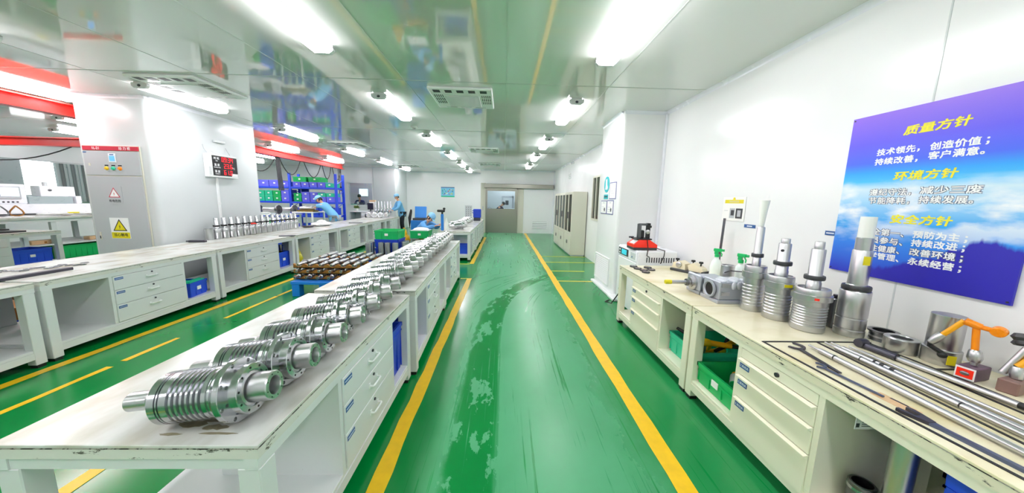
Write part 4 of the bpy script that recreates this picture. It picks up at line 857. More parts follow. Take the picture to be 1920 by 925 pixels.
b.build('sheet', ['paper', 'ylabel', 'cabgrey', 'dgrey', 'beige'], t)
for k, (y, z, l) in enumerate(((3.315, 1.373, 'blue name strip on the wall below the yellow-headed notice'), (2.455, 1.385, 'blue name strip on the wall at the edge of the poster'))):
    t = thing('name_strip', l, 'sign', (2.575, y, z), -PI/2); MB().box(0, .15 if k == 0 else .08, 0, .004, 0, .034).build('strip', 'lblue', t); MB().box(.04, .11, -.001, 0, .011, .023).build('print', 'ltxt', t) if k == 0 else MB().box(.01, .07, -.001, 0, .012, .022).build('print', 'ltxt', t)
# column signs
t = thing('safety_sign', 'round turquoise safety-shoe sign with a caption plate on the white column', 'sign', (1.874, 5.84, 1.93), -PI/2)
MB().cyl((0, 0, 0), (0, .005, 0), .145, n=40).build('disc', 'teal2', t)
MB().prism([(-.06, .09), (.02, .1), (.03, .0), (.07, -.05), (.06, -.09), (-.07, -.09), (-.05, -.02)], 0, .001, Matrix.Translation((0, -.0005, 0)) @ Matrix.Rotation(PI/2, 4, 'X')).build('boot_symbol', 'txtw', t)
b = MB().box(-.13, .10, 0, .005, -.265, -.18, mi=0); b.text('必须穿防护鞋', .034, Matrix.Translation((-.015, -.001, -.222)) @ Matrix.Rotation(PI/2, 4, 'X'), 1, .0005); b.build('caption_plate', ['teal2', 'ink'], t)
for k, (y, z, w_, h_, l) in enumerate(((5.55, 1.665, .33, .29, 'upper violet-framed notice on the white column'), (6.0, 1.395, .34, .245, 'lower violet-framed notice below the turquoise sign'), (5.64, 1.395, .33, .25, 'lower violet-framed notice close to the column corner'))):
    t = thing('framed_notice', l, 'notice', (1.874, y+.11, z), -PI/2)
    MB().box(0, w_, 0, .005, 0, h_).build('frame', 'frameb', t); b = MB().box(.018, w_-.018, -.001, 0, .015, h_-.015)
    b.text(('通知', '劳保用品', '洁净服')[k], .035, Matrix.Translation((w_*.5, -.0012, h_-.045)) @ Matrix.Rotation(PI/2, 4, 'X'), 1, .0003)
    for q in range(3): b.box(.05, w_-.06-.03*q, -.0015, -.001, h_*.3+.04*q-.03, h_*.3+.04*q-.024, mi=1)
    if k: b.cyl((w_*.66, -.002, h_*.33), (w_*.66, -.001, h_*.33), .035, n=16, mi=2)
    b.build('sheet', ['paper', 'cabgrey', 'tool'], t)
# ================================================================ lockers and hanging smock
def locker(label, y0, wd, y_first):
    t = thing('glass_locker', label, 'locker', (1.99, y0, 0), PI/2, 'lockers along the end of the right wall')   # local x -> world +Y, local y -> world -X
    MB().box(0, wd, -.42, 0, .03, 1.9, .006).build('carcass', 'beige', t); MB().box(.01, wd-.01, -.40, -.02, 0, .03).build('plinth', 'cabgrey', t)
    for s_ in (0, 1):
        x0, x1 = (.01, wd/2-.004) if s_ == 0 else (wd/2+.004, wd-.01)
        d = MB().box(x0, x0+.05, 0, .018, .66, 1.87).box(x1-.05, x1, 0, .018, .66, 1.87).box(x0+.05, x1-.05, 0, .018, .66, .71).box(x0+.05, x1-.05, 0, .018, 1.82, 1.87).build('glass_door', 'beige', t)
        MB().box(x0+.05, x1-.05, .006, .010, .71, 1.82).build('pane', 'gglass', d); MB().box(x0+.05, x1-.05, .0, .004, .71, 1.82).build('dark_inside', 'cabgrey', d); MB().box(x1-.045 if s_ == 0 else x0+.02, x1-.02 if s_ == 0 else x0+.045, .018, .032, 1.1, 1.3, .004).build('handle', 'tool', d)
        d = MB().box(x0, x1, 0, .018, .05, .63, .003).build('lower_door', 'beige', t); MB().box(x1-.06 if s_ == 0 else x0+.03, x1-.03 if s_ == 0 else x0+.06, .018, .028, .33, .44, .004).build('handle', 'tool', d)
    return t
for k, y in enumerate((9.2, 10.24, 11.28)): locker(('beige steel locker with glass doors, end one beside the window', 'beige steel locker with glass doors, middle of the row', 'beige steel locker with glass doors, closest to the blue smock')[k], y, 1.02, 0)
t = thing('hanging_smock', 'blue smock hanging on the wall between the lockers and the steel door', 'smock', (2.36, 13.6, .75))
b = MB(); pts = []
for k in range(10):
    z = .95-k*.095; w_ = .10+.16*min(1, k/3)+.03*math.sin(k*1.9)
    pts.append([(-.035-.03*math.sin(k*1.3+q), w_*math.cos(PI*q/6), z) for q in range(7)])
vs = [v for r in pts for v in r]+[(.05, y_, z_) for r in pts for _, y_, z_ in r]; nn = 70
fs = [(r*7+q, r*7+q+1, (r+1)*7+q+1, (r+1)*7+q) for r in range(9) for q in range(6)]; fs += [tuple(nn+i for i in f[::-1]) for f in fs]
fs += [(r*7, (r+1)*7, nn+(r+1)*7, nn+r*7) for r in range(9)]+[(r*7+6, nn+r*7+6, nn+(r+1)*7+6, (r+1)*7+6) for r in range(9)]+[tuple(range(63, 70))+tuple(range(nn+69, nn+62, -1))]
b.add(vs, fs).build('smock_body', 'smock2', t); MB().tube([(-.03, .2, .8), (-.06, .27, .5), (-.05, .24, .25)], [.05, .06, .045], 8).build('sleeve', 'smock', t); MB().cyl((.06, 0, .93), (-.02, 0, .93), .012).build('hook', 'white', t)
# ================================================================ grey column: electrical cabinet, clock
t = thing('electrical_cabinet', 'grey electrical cabinet with a crimson header let into the column face', 'cabinet', (-6.49, 5.198, .12))
W_, H_ = .83, 2.17
MB().box(-.012, W_+.012, -.02, 0, -.01, H_+.012, .003).build('casing', 'beige', t)
MB().box(0, W_, -.032, -.02, H_-.44, H_-.075, .003).build('control_panel', 'cabgrey', t)
d = MB().box(0, W_, -.032, -.02, .0, H_-.455, .003).build('door', 'cabgrey', t)
MB().box(.06, .085, -.042, -.032, .72, .84, .003).box(.066, .08, -.048, -.042, .735, .78, .002, 1).build('handle', ['beige', 'tool'], d)
b = MB().box(0, W_, -.034, -.02, H_-.065, H_-.0, .002); RX = Matrix.Rotation(PI/2, 4, 'X')
b.text('1L-21', .052, Matrix.Translation((.2, -.0345, H_-.034)) @ RX, 1, .0008); b.text('动 力 柜', .05, Matrix.Translation((.63, -.0345, H_-.034)) @ RX, 1, .0006); b.build('header_strip', ['redsign', 'txtw'], t)
m_ = MB().box(.375, .485, -.04, -.032, H_-.245, H_-.11, .003).build('meter', 'white', t)
MB().box(.39, .47, -.042, -.04, H_-.225, H_-.145).build('meter_screen', 'bluelcd', m_); MB().box(.4, .46, -.0415, -.04, H_-.135, H_-.12).build('meter_print', 'lblue', m_)
for k, c_ in enumerate((('yel', 'yellow'), ('teal', 'green'), ('orange', 'orange'))):
    x = .325+.1*k; p_ = MB().lathe([(0, 0), (.027, 0), (.03, .006), (.024, .012), (.02, .022), (0, .024)], 20, axis((x, -.032, H_-.335), (0, -1, 0))).build('push_button', c_[0], t); MB().box(x-.028, x+.028, -.034, -.032, H_-.30, H_-.282).build('button_tag', 'ink', p_)
MB().box(.06, .09, -.036, -.032, H_-.3, H_-.26).build('lock', 'beige', t); MB().box(.0, .05, -.034, -.032, H_-.105, H_-.09).build('maker_plate', 'lblue', t)
def trisign(label, loc, w_, h_, mats, txt, nm):
    t = thing(nm, label, 'sign', loc); b = MB().box(0, w_, -.003, 0, 0, h_); cx = w_/2; R = w_*.40; cz = h_*.60
    def tri(r, y, mi): b.add([(cx+r*math.sin(a), y, cz+r*math.cos(a)-R*.12) for a in (0, 2*PI/3, 4*PI/3)]+[(cx+r*math.sin(a), y+.0004, cz+r*math.cos(a)-R*.12) for a in (0, 2*PI/3, 4*PI/3)], [(0, 2, 1), (3, 4, 5), (0, 1, 4, 3), (1, 2, 5, 4), (2, 0, 3, 5)], mi)
    tri(R*1.08, -.0036, 1); tri(R*.86, -.0042, 2)
    b.prism([(.006, .035), (-.012, .0), (.0, .004), (-.008, -.03), (.012, .008), (.001, .004)], 0, .0004, Matrix.Translation((cx, -.0043, cz-R*.12)) @ RX @ Matrix.Scale(w_/.28*1.1, 4), 1)
    b.box(.004 if mats[3] != mats[0] else .02, w_-(.004 if mats[3] != mats[0] else .02), -.0036, -.003, .004, h_*.3, mi=3)
    b.text(txt, w_*.19, Matrix.Translation((cx, -.0042, h_*.17)) @ RX, 4, .0008); b.build('sign_plate', mats, t); return t
trisign('white and yellow electric shock warning sign low on the cabinet door', (-6.25, 5.165, .86), .29, .33, ['txtw', 'ink', 'ylabel', 'ylabel', 'ink'], '当心触电', 'warning_sign')
trisign('faded red-bordered danger sign in the middle of the cabinet door', (-6.235, 5.165, 1.405), .24, .28, ['cabgrey', 'redsign', 'txtw', 'cabgrey', 'dgrey'], '有电危险', 'warning_sign')
# LED clock board on the aisle side of the column
t = thing('led_clock', 'white framed LED board with red time and temperature digits on the column', 'clock', (-5.42, 6.04, 1.91), PI/2)
MB().box(0, .66, 0, .075, 0, .43, .008).build('case', 'white', t)
RX2 = RX
b = MB().box(.10, .645, -.003, 0, .035, .40)
for k, (a, e, z) in enumerate((('时 间', 'TIME', .335), ('温 度', 'TEMPERATURE', .215), ('湿 度', 'HUMIDITY', .095))):
    b.text(a, .05, Matrix.Translation((.19, -.0035, z+.015)) @ RX2, 1, .0012); b.text(e, .022, Matrix.Translation((.19, -.0035, z-.03)) @ RX2, 1, .0008)
b.text('℃', .05, Matrix.Translation((.555, -.0035, .19)) @ RX2, 1, .0005); b.box(.50, .64, -.004, -.003, .036, .09, mi=1)
b.build('display_panel', ['ink', 'txtw'], t)
SEG = {'0': 'abcdef', '1': 'bc', '2': 'abged', '3': 'abgcd', '4': 'fgbc', '5': 'afgcd', '6': 'afgecd', '7': 'abc', '8': 'abcdefg', '9': 'abfgcd'}
def digit(b, ch, x, z, w_, h_):
    s_ = .009; q = {'a': (0, w_, h_-s_, h_), 'g': (0, w_, h_/2-s_/2, h_/2+s_/2), 'd': (0, w_, 0, s_), 'f': (0, s_, h_/2, h_), 'e': (0, s_, 0, h_/2), 'b': (w_-s_, w_, h_/2, h_), 'c': (w_-s_, w_, 0, h_/2)}
    for c_ in SEG[ch]: a = q[c_]; b.box(x+a[0], x+a[1], -.005, -.003, z+a[2], z+a[3])
for row, x, z in (('09:34', .30, .30), ('23.6', .34, .18), ('61.0', .33, .06)):
    b = MB(); xx = x
    for ch in row:
        if ch in ':.':
            b.box(xx, xx+.008, -.005, -.003, z+.004, z+.014)
            if ch == ':': b.box(xx, xx+.008, -.005, -.003, z+.05, z+.06)
            xx += .022
        else: digit(b, ch, xx, z, .045, .085); xx += .06
    b.build('led_digits', 'led', t)
b = MB()
for k in range(9): b.box(.025, .07, -.001, 0, .05+k*.016, .056+k*.016)
b.build('speaker_slots', 'cabgrey', t)
MB().tube([(.06, .03, .43), (.03, .06, .5), (.02, .07, .58)], .005, 6).tube([(.55, .03, .43), (.52, .06, .52), (.50, .07, .58)], .005, 6).build('hanger_hook', 'cabgrey', t)
MB().tube([(.08, .02, .43), (.14, .05, .49), (.25, .05, .455), (.4, .04, .435), (.6, .03, .445)], .0045, 6).build('loose_cable', 'white', t)
t = thing('cable_trunking', 'white vertical cable trunking below the LED board', 'trunking', (-5.5, 6.27, 1.0), PI/2); MB().box(-.022, .022, -.028, 0, 0, .91, .004).build('cover', 'white', t); MB().box(-.026, .026, -.031, 0, .4, .44, .003).build('joint_cover', 'wall', t)
t = thing('junction_box', 'grey junction box on the column above the LED board', 'box', (-5.5, 6.4, 2.56), PI/2); MB().box(-.12, .12, -.04, 0, 0, .05, .006).build('box_body', 'wallg', t); MB().box(-.11, .11, -.044, -.04, .008, .042, .002).build('lid', 'white', t)
# ================================================================ things on and under the long grey row
def lcr(x, y, z, rz, w_, d_, h_, m, label, **k): c = crate('plastic_crate', w_, d_, h_, m, label, **k); c.location = (x, y, z); c.rotation_euler.z = rz; return c
lcr(-4.52, 4.42, .172, PI/2+.2, .32, .42, .20, 'blue', 'blue crate with a green insert in the open bay of the second long-row bench')
t = thing('insert_tray', 'green tray sitting inside the blue crate of the second bench', 'tray', (-4.52, 4.42, .345), PI/2+.2); MB().box(-.142, .142, -.195, .195, 0, .01).box(-.142, .142, -.195, -.188, .01, .045).box(-.142, .142, .188, .195, .01, .045).build('tray_body', 'teal', t); MB().box(-.145, .145, -.15, -.13, .01, .05).build('cross_rib', 'teal', t)
lcr(-4.66, 6.40, .172, PI/2, .34, .45, .30, 'blue', 'deep blue crate of steel rods in the third long-row bench')
pr2 = None
for k, (x, y) in enumerate(((-4.55, 6.31), (-4.56, 6.40), (-4.55, 6.49), (-4.68, 6.33), (-4.7, 6.42), (-4.68, 6.50))):
    if pr2 is None: pr2 = thing('short_shaft', '', 'shaft'); MB().lathe([(0, 0), (.03, 0), (.03, .3), (.022, .305), (.022, .42), (.019, .425), (0, .425)], 20).build('shaft_body', 'steeld', pr2); MB().lathe([(.03, .27), (.034, .272), (.034, .288), (.03, .29)], 20).build('collar', 'black', pr2); P2 = Placer(pr2)
    P2('upright dark shaft in the deep blue crate under the spindle bench, %s of six' % ORD[k], (x, y, .182), 0, 'shafts in the deep blue crate')
def bag(label, loc, s_, m, seed, rz=0):
    rnd = random.Random(seed); t = thing('plastic_bag', label, 'bag', loc, rz); n_ = 22; b = MB(); vs = []; k_ = 10
    for i in range(k_+1):
        u = i/k_; rr = (math.sin(PI*min(1, u*1.15+.12))**.55 if u < .8 else .5-(u-.8)*1.2); rr = max(.05, rr)
        for j in range(n_):
            a = 2*PI*j/n_; w_ = 1+.09*math.sin(a*5+i*1.7+seed)+.05*rnd.uniform(-1, 1); vs.append((s_[0]*rr*w_*math.cos(a), s_[1]*rr*w_*math.sin(a), s_[2]*u*(1+.04*math.sin(3*a))))
    fs = [(i*n_+j, i*n_+(j+1) % n_, (i+1)*n_+(j+1) % n_, (i+1)*n_+j) for i in range(k_) for j in range(n_)]+[tuple(range(n_))[::-1], tuple(k_*n_+j for j in range(n_))]
    b.add(vs, fs).build('bag_body', m, t, 60); MB().lathe([(0, 0), (s_[0]*.10, 0), (s_[0]*.22, s_[2]*.14), (s_[0]*.16, s_[2]*.15), (0, s_[2]*.02)], 10, Matrix.Translation((0, 0, s_[2]*.97))).build('knot', m, t); return t
bag('yellow plastic bag standing in the open bay of the fourth long-row bench', (-4.48, 6.89, .171), (.095, .09, .27), 'bag', 1)
bag('yellow plastic bag leaning behind the first in the fourth long-row bench', (-4.60, 7.06, .171), (.085, .075, .31), 'bag', 2)
lcr(-5.08, 6.93, .172, PI/2, .33, .3, .34, 'blued', 'blue crate behind the yellow bags', card=False)
t = thing('flat_plate', 'dark flat steel plate lying at the joint of two long-row benches', 'plate', (-4.42, 6.52, .78), .3); MB().box(-.13, .13, -.05, .05, 0, .016, .003).build('plate_body', 'tool', t); MB().cyl((.08, 0, .016), (.08, 0, .0165), .016).build('hole', 'hole', t)
t = thing('flat_plate', 'dark flat steel plate lying before the small computer table', 'plate', (-4.72, 10.2, .78), .2); MB().box(-.2, .2, -.06, .06, 0, .016, .003).build('plate_body', 'tool', t); MB().cyl((.12, 0, .016), (.12, 0, .0165), .016).build('hole', 'hole', t)
bag('crumpled white plastic bag on the long bench before the blue rack', (-5.15, 9.05, .78), (.25, .3, .15), 'wall', 5)
t = thing('steel_dish', 'shallow dish beside the crumpled white bag', 'dish', (-5.2, 8.5, .78)); MB().lathe([(0, 0), (.11, 0), (.15, .03), (.145, .03), (.1, .008), (0, .008)], 28).build('dish_body', 'steeld', t); MB().lathe([(.145, .028), (.152, .028), (.152, .034), (.145, .034), (.145, .028)], 28).build('rim', 'dgrey', t)
# strip and wire coil near the frame edge
t = thing('steel_bar', 'dark flat steel bar lying along the front of the long bench', 'bar', (-4.52, 3.05, .78), 1.62); MB().box(-.36, .3, -.035, .035, 0, .028, .004).build('bar_body', 'tool', t); MB().box(-.62, -.36, -.025, .025, 0, .05, .01).build('bar_head', 'steeld', t)
t = thing('chain', 'heap of dark steel chain links on the long bench', 'chain', (-4.85, 3.4, .78), 1.1)
for k in range(16):
    a = .35*math.sin(k*2.1); x = -.28+.036*k; y = .07*math.sin(k*1.3); l = MB().tube([(x+.028*math.cos(q)*math.cos(a)-.016*math.sin(q)*math.sin(a), y+.028*math.cos(q)*math.sin(a)+.016*math.sin(q)*math.cos(a), .006+.004*(k % 2)) for q in [2*PI*i/10 for i in range(11)]], .0055, 6).build('link', 'steeld', t)
t = thing('bearing_lump', 'dark oily steel part on the long bench at the frame edge', 'part', (-4.78, 2.72, .78)); MB().lathe([(.04, 0), (.09, 0), (.095, .02), (.07, .05), (.04, .05), (.04, 0)], 24).build('housing', 'tool', t); MB().cyl((.06, .02, .04), (.11, .06, .07), .03).build('boss', 'steeld', t)
# tray with rusty parts seen through the first bench
t = thing('part_tray', 'blue pallet tray of rusty parts behind the bench at the frame edge', 'tray', (-5.75, 3.2, 0), PI/2)
MB().box(-.65, .65, -.38, .38, .0, .16, .01).build('pallet_base', 'blued', t); MB().box(-.62, .62, -.36, .36, .16, .30, .005).build('wooden_cradle', 'brown', t)
for k in range(6): MB().lathe([(0, 0), (.03, 0), (.03, .08), (.055, .1), (.055, .16), (.03, .18), (.03, .5), (0, .5)], 20, axis((-.5+.2*k, -.25, .37), (0, 1, .02))).build('rusty_shaft', 'steeld', t)
t = thing('carton', 'light brown carton standing behind the rusty parts tray', 'carton', (-6.45, 3.3, 0)); MB().box(-.2, .2, -.5, .5, 0, .75, .004).build('carton_body', 'wood', t); MB().box(-.2, .2, -.03, .03, .75, .752).build('tape', 'beige', t)
# ================================================================ floor pallets between the rows
def pallet(label, loc, w_, d_, h_, m='blue'):
    t = thing('plastic_pallet', label, 'pallet', loc)
    MB().box(-w_/2, w_/2, -d_/2, d_/2, h_-.05, h_, .006).build('deck', m, t)
    for x in (-w_/2+.07, 0, w_/2-.07):
        for y in (-d_/2+.07, d_/2-.07): MB().box(x-.06, x+.06, y-.06, y+.06, .0, h_-.05, .006).build('foot_block', m, t)
    return t
pallet('blue plastic pallet under the three layers of shafts', (-2.87, 5.55, 0), 1.0, 1.2, .25, mat('sky_blue_plastic', '#1579d6', .4))
cr = None; zb = .2505; GH = 'shafts stacked in brown cradles'
def cradle(label, y0, z, w_, n_):
    t = thing('card_cradle', label, 'cradle', (-2.87, y0, z), 0, 'brown cradles of the shaft stack')
    pts = [(-w_/2, 0), (w_/2, 0)]; top = []
    for k in range(n_*6+1):
        u = k/(n_*6); top.append((w_/2-u*w_, .045+.025*math.cos(2*PI*n_*u)))
    MB().prism(pts+top, -.02, .02, Matrix(((1, 0, 0, 0), (0, 0, 1, 0), (0, 1, 0, 0), (0, 0, 0, 1)))).build('board', 'brown', t); MB().box(-w_/2, w_/2, -.02, .0, -.0, .012).build('base_strip', 'wood', t)
for l in range(3):
    for q, y in enumerate((5.12, 5.42, 5.84)): cradle('brown scalloped cradle of the %s shaft layer, %s one from the camera side' % (('bottom', 'middle', 'top')[l], ('front', 'second', 'back')[q]), y, zb+.094*l, 1.06, 6)
sh = thing('long_shaft', '', 'shaft'); 
MB().lathe([(0, 0), (.02, 0), (.021, .003), (.021, .10), (.033, .11), (.033, .42), (.026, .43), (.026, .55), (0, .55)], 20, axis((0, 0, .033), (0, 1, 0))).build('shaft_body', 'steel2', sh); MB().lathe([(.033, .2), (.045, .205), (.045, .235), (.033, .24)], 20, axis((0, 0, .033), (0, 1, 0))).build('collar', 'steeld', sh); MB().lathe([(0, -.0005), (.009, -.0005), (.009, .002), (0, .002)], 12, axis((0, 0, .033), (0, 1, 0))).build('centre_hole', 'hole', sh)
PS = Placer(sh)
for l in range(3):
    for k in range(6): PS('steel shaft in the %s layer of the brown cradles, %s across' % (('bottom', 'middle', 'top')[l], ORD[k]), (-3.31+.1765*k, 4.97+.05*l, zb+.026+.094*l), 0, GH)
for k in range(6): PS('steel shaft in the back half of the top cradle layer, %s across' % ORD[k], (-3.31+.1765*k, 5.70, zb+.026+.094*2), 0, GH)
# second pallet with crates and cylinders
pallet('blue pallet carrying blue crates and upright steel cylinders behind the centre benches', (-2.62, 7.25, 0), 1.0, 1.3, .30, 'blued')
t = thing('timber_board', 'brown board on the pallet under the upright cylinders', 'board', (-2.62, 7.2, .30)); MB().box(-.45, .45, -.6, .6, 0, .03, .003).build('board_body', 'brown', t); MB().box(-.45, .45, -.62, -.6, .0, .025).build('edge', 'wood', t)
lcr(-2.52, 7.05, .33, 0, .50, .5, .19, 'blued', 'blue crate, lower one on the pallet under the green crate', card=False)
lcr(-2.52, 7.05, .52, 0, .50, .5, .19, 'blued', 'blue crate, upper one directly under the green crate', card=False)
lcr(-2.52, 7.05, .71, 0, .50, .5, .19, 'green', 'green crate topping the blue stack behind the centre benches')
cy = thing('steel_cylinder', '', 'cylinder'); MB().lathe([(0, 0), (.062, 0), (.062, .32), (.058, .325), (.05, .325), (.05, .3), (0, .3)], 28).build('cylinder_body', 'steel2', cy); MB().lathe([(.062, .05), (.066, .052), (.066, .09), (.062, .092)], 28).build('band', 'steeld', cy); PC = Placer(cy)
for k, (x, y) in enumerate(((-2.85, 6.82), (-2.85, 6.68), (-2.60, 6.72), (-2.46, 6.71), (-2.30, 6.70), (-2.18, 6.9), (-2.19, 7.12))): PC('upright steel cylinder standing before the blue crates on the pallet, %s of seven' % ORD[k], (x, y, .33), 0, 'steel cylinders on the blue pallet')
t = thing('slatted_stand', 'low steel stand holding the yellow bags and the covered green crate', 'stand', (-2.27, 8.22, 0)); MB().box(-.38, .38, -.30, .30, .36, .40, .004).build('deck', 'steel2', t)
for x in (-.32, .32):
    for y in (-.27, .27): MB().box(x-.025, x+.025, y-.025, y+.025, 0, .36).build('leg', 'steeld', t)
bag('orange-yellow bag bulging between the two green crates', (-2.56, 8.16, .401), (.14, .15, .40), 'bag2', 8)
bag('flat orange-yellow bag under the covered green crate', (-2.12, 8.17, .401), (.24, .22, .165), 'bag2', 9)
lcr(-2.12, 8.15, .60, 0, .46, .40, .19, 'green', 'green crate covered with white film beside the seated worker')
t = thing('film_cover', 'white plastic film draped over the second green crate', 'cover', (-2.12, 8.15, .792)); MB().box(-.22, .22, -.19, .19, 0, .015, .004).ball((0, .0, .02), .2, .17, .06, 18).build('film', 'wall', t); MB().box(-.2, .2, -.19, -.185, .015, .02).build('hem', 'white', t)
# under the centre benches
lcr(-1.12, 2.405, .172, PI/2, .29, .55, .40, 'blued', 'tall blue crate in the last open bay of the first centre bench', card=False)
lcr(-1.18, 2.985, .177, PI/2, .30, .60, .40, 'blued', 'tall blue crate in the camera end of the second centre bench', card=False)
lcr(-1.22, 8.45, .172, PI/2, .34, .60, .24, 'blue', 'blue crate in the open end of the far island', card=False)
t = thing('brown_bottle', 'small brown bottle standing on the blue crate of the far island', 'bottle', (-1.23, 8.36, .182)); MB().lathe([(0, 0), (.03, 0), (.03, .22), (.012, .26), (.012, .285), (0, .285)], 16).build('bottle_body', 'brown', t); MB().cyl((0, 0, .28), (0, 0, .3), .014).build('cap', 'wood', t)
# ================================================================ blue rack
RY = 12.5
t = thing('storage_rack', 'tall blue steel shelving rack loaded with green and blue crates', 'rack', (0, RY, 0))
for x in (-9.95, -8.24, -6.5):
    u = MB().box(x-.045, x+.045, 0, .06, 0, 2.46, .004).build('upright', 'rackblue', t); MB().box(x-.045, x+.045, .56, .62, 0, 2.46, .004).build('rear_post', 'rackblue', u)
    b = MB()
    for k in range(5): b.cyl((x, .06, .25+.45*k), (x, .56, .45+.45*k), .012, n=8)
    b.build('brace', 'rackblue', u)
for x0, x1 in ((-9.9, -8.29), (-8.19, -6.55)):
    for z in (.12, .85, 1.38, 1.94): MB().box(x0, x1, .0, .62, z-.07, z, .003).build('shelf', 'rackblue', t)
MB().box(-8.15, -7.85, .555, .565, 1.39, 1.87).build('back_sheet', 'rackblue', t)
cp = {}
def rc(x0, x1, z, h_, m, lab, y=.02, card=True):
    w_ = x1-x0; key = (round(w_, 1), h_, m, card)
    if key not in cp: cp[key] = Placer(crate('plastic_crate', round(w_, 1)-.012, .5, h_, m, card=card))
    cp[key](lab, ((x0+x1)/2, RY+.27+y, z+.002), 0, 'crates on the blue rack')
ro = [('top shelf', 1.94, [(-9.85, -9.45, .2, 'teal'), (-9.44, -9.04, .24, 'pblue'), (-9.03, -8.63, .24, 'pblue'), (-8.62, -8.30, .2, 'pblue'), (-8.14, -7.84, .19, 'pblue'), (-7.83, -7.53, .19, 'pblue'), (-7.52, -7.22, .19, 'pblue'), (-7.21, -6.91, .19, 'pblue'), (-6.90, -6.60, .16, 'teal')]),
      ('middle shelf', 1.38, [(-9.85, -9.55, .2, 'teal'), (-9.54, -9.24, .2, 'teal'), (-9.23, -8.93, .2, 'teal'), (-8.92, -8.62, .2, 'green'), (-8.61, -8.31, .2, 'pblue'), (-8.14, -7.84, .16, 'green'), (-7.83, -7.53, .2, 'pblue'), (-7.52, -7.22, .2, 'pblue'), (-7.21, -6.91, .2, 'pblue'), (-6.90, -6.60, .2, 'pblue')]),
      ('low shelf', .85, [(-8.14, -7.84, .3, 'pblue'), (-7.83, -7.53, .3, 'blue'), (-7.52, -7.22, .3, 'blue'), (-7.21, -6.91, .34, 'blue'), (-6.90, -6.60, .3, 'blue')]),
      ('floor shelf', .12, [(-8.14, -7.84, .4, 'pblue'), (-7.83, -7.53, .4, 'blue'), (-7.52, -7.22, .4, 'blue'), (-7.21, -6.91, .4, 'blue'), (-6.9, -6.6, .4, 'blue')])]
cn = {'teal': 'teal green', 'pblue': 'violet-blue', 'green': 'green', 'blue': 'blue'}
for nm, z, row in ro:
    for k, (a, b_, h_, m) in enumerate(row): rc(a, b_, z, h_, m, '%s crate on the %s of the blue rack, %s along it' % (cn[m], nm, ORD[k]))
for k, (a, b_, z, h_, m) in enumerate(((-9.85, -9.55, 1.583, .2, 'teal'), (-9.54, -9.24, 1.583, .2, 'teal'), (-9.23, -8.93, 1.583, .2, 'teal'), (-8.92, -8.62, 1.58, .2, 'green'), (-8.61, -8.31, 1.58, .25, 'pblue'), (-8.14, -7.84, 1.54, .16, 'green'), (-7.83, -7.53, 1.58, .17, 'pblue'), (-7.52, -7.22, 1.58, .17, 'pblue'), (-7.21, -6.91, 1.58, .14, 'teal'), (-6.90, -6.60, 1.58, .14, 'teal'))):
    rc(a, b_, z, h_, m, '%s crate in the upper tier of the middle rack shelf, %s along it' % (cn[m], ORD[k]))
rc(-8.12, -7.62, 2.13, .19, 'green', 'green crate topping the rack just beside its middle post'); rc(-7.55, -7.05, 2.13, .19, 'green', 'green crate topping the rack in the middle of its second bay')
# ================================================================ tables before the rack
def stable(label, loc, w_, d_, h_, m='white'):
    t = thing('steel_table', label, 'table', loc); MB().box(-w_/2, w_/2, -d_/2, d_/2, h_-.035, h_, .004).build('tabletop', m, t)
    for x in (-w_/2+.03, w_/2-.03):
        for y in (-d_/2+.03, d_/2-.03): MB().box(x-.022, x+.022, y-.022, y+.022, 0, h_-.035).build('leg', m, t)
    MB().box(-w_/2+.03, w_/2-.03, -d_/2+.02, -d_/2+.04, .3, .33).box(-w_/2+.03, w_/2-.03, d_/2-.04, d_/2-.02, .3, .33).build('stretcher', m, t); return t
stable('white work table in front of the bending worker', (-6.72, 11.1, 0), .68, .75, 1.07)
t = thing('gilded_assembly', 'brassy machine assembly lying on the white table before the bending worker', 'machine part', (-6.7, 11.05, 1.07)); MB().box(-.3, .25, -.16, .16, 0, .055, .01).build('brass_base', mat('dull_brass', '#8a7434', .45, .6, var=.4, scale=30), t); MB().lathe([(0, 0), (.05, 0), (.06, .02), (.06, .5), (.045, .52), (0, .52)], 24, axis((-.28, 0, .11), (1, 0, .01))).build('barrel', 'steel2', t); MB().box(-.1, -.04, -.05, .05, .15, .19).box(.08, .14, -.05, .05, .15, .2).build('clamp', 'white', t)
stable('long white table with flanged shafts before the blue rack', (-8.2, 10.9, 0), 2.2, .8, .98)
fs_ = None
for k, x in enumerate((-8.25, -7.52, -7.22)):
    if fs_ is None:
        fs_ = thing('flanged_shaft', '', 'shaft'); MB().lathe([(0, -.5), (.06, -.5), (.07, -.48), (.07, -.05), (.0, -.05)], 24, axis((0, 0, .15), (1, .0, 0))).build('barrel', 'steel2', fs_); MB().lathe([(0, -.05), (.14, -.05), (.15, -.03), (.15, .01), (.14, .03), (.05, .03), (.045, .07), (0, .07)], 28, axis((0, 0, .15), (1, 0, 0))).build('flange', 'steeld', fs_); FS = Placer(fs_)
    FS('large steel shaft with a dark end flange on the long white table, %s of three' % ORD[k], (x, 10.9+(.0, -.12, .22)[k], .98), 0, 'flanged shafts on the long white table')
t = thing('cart_frame', 'white tubular cart frame beside the long white table', 'cart', (-7.75, 10.08, 0)); MB().tube([(-.5, 0, .02), (-.5, 0, .98), (-.42, 0, 1.05), (.42, 0, 1.05), (.5, 0, .98), (.5, 0, .02)], .02, 8).build('frame_tube', 'white', t); MB().tube([(-.5, .35, .02), (-.5, .35, .7), (.5, .35, .7), (.5, .35, .02)], .02, 8).build('rear_frame', 'white', t); MB().box(-.5, .5, 0, .35, .66, .7).build('deck', 'white', t)
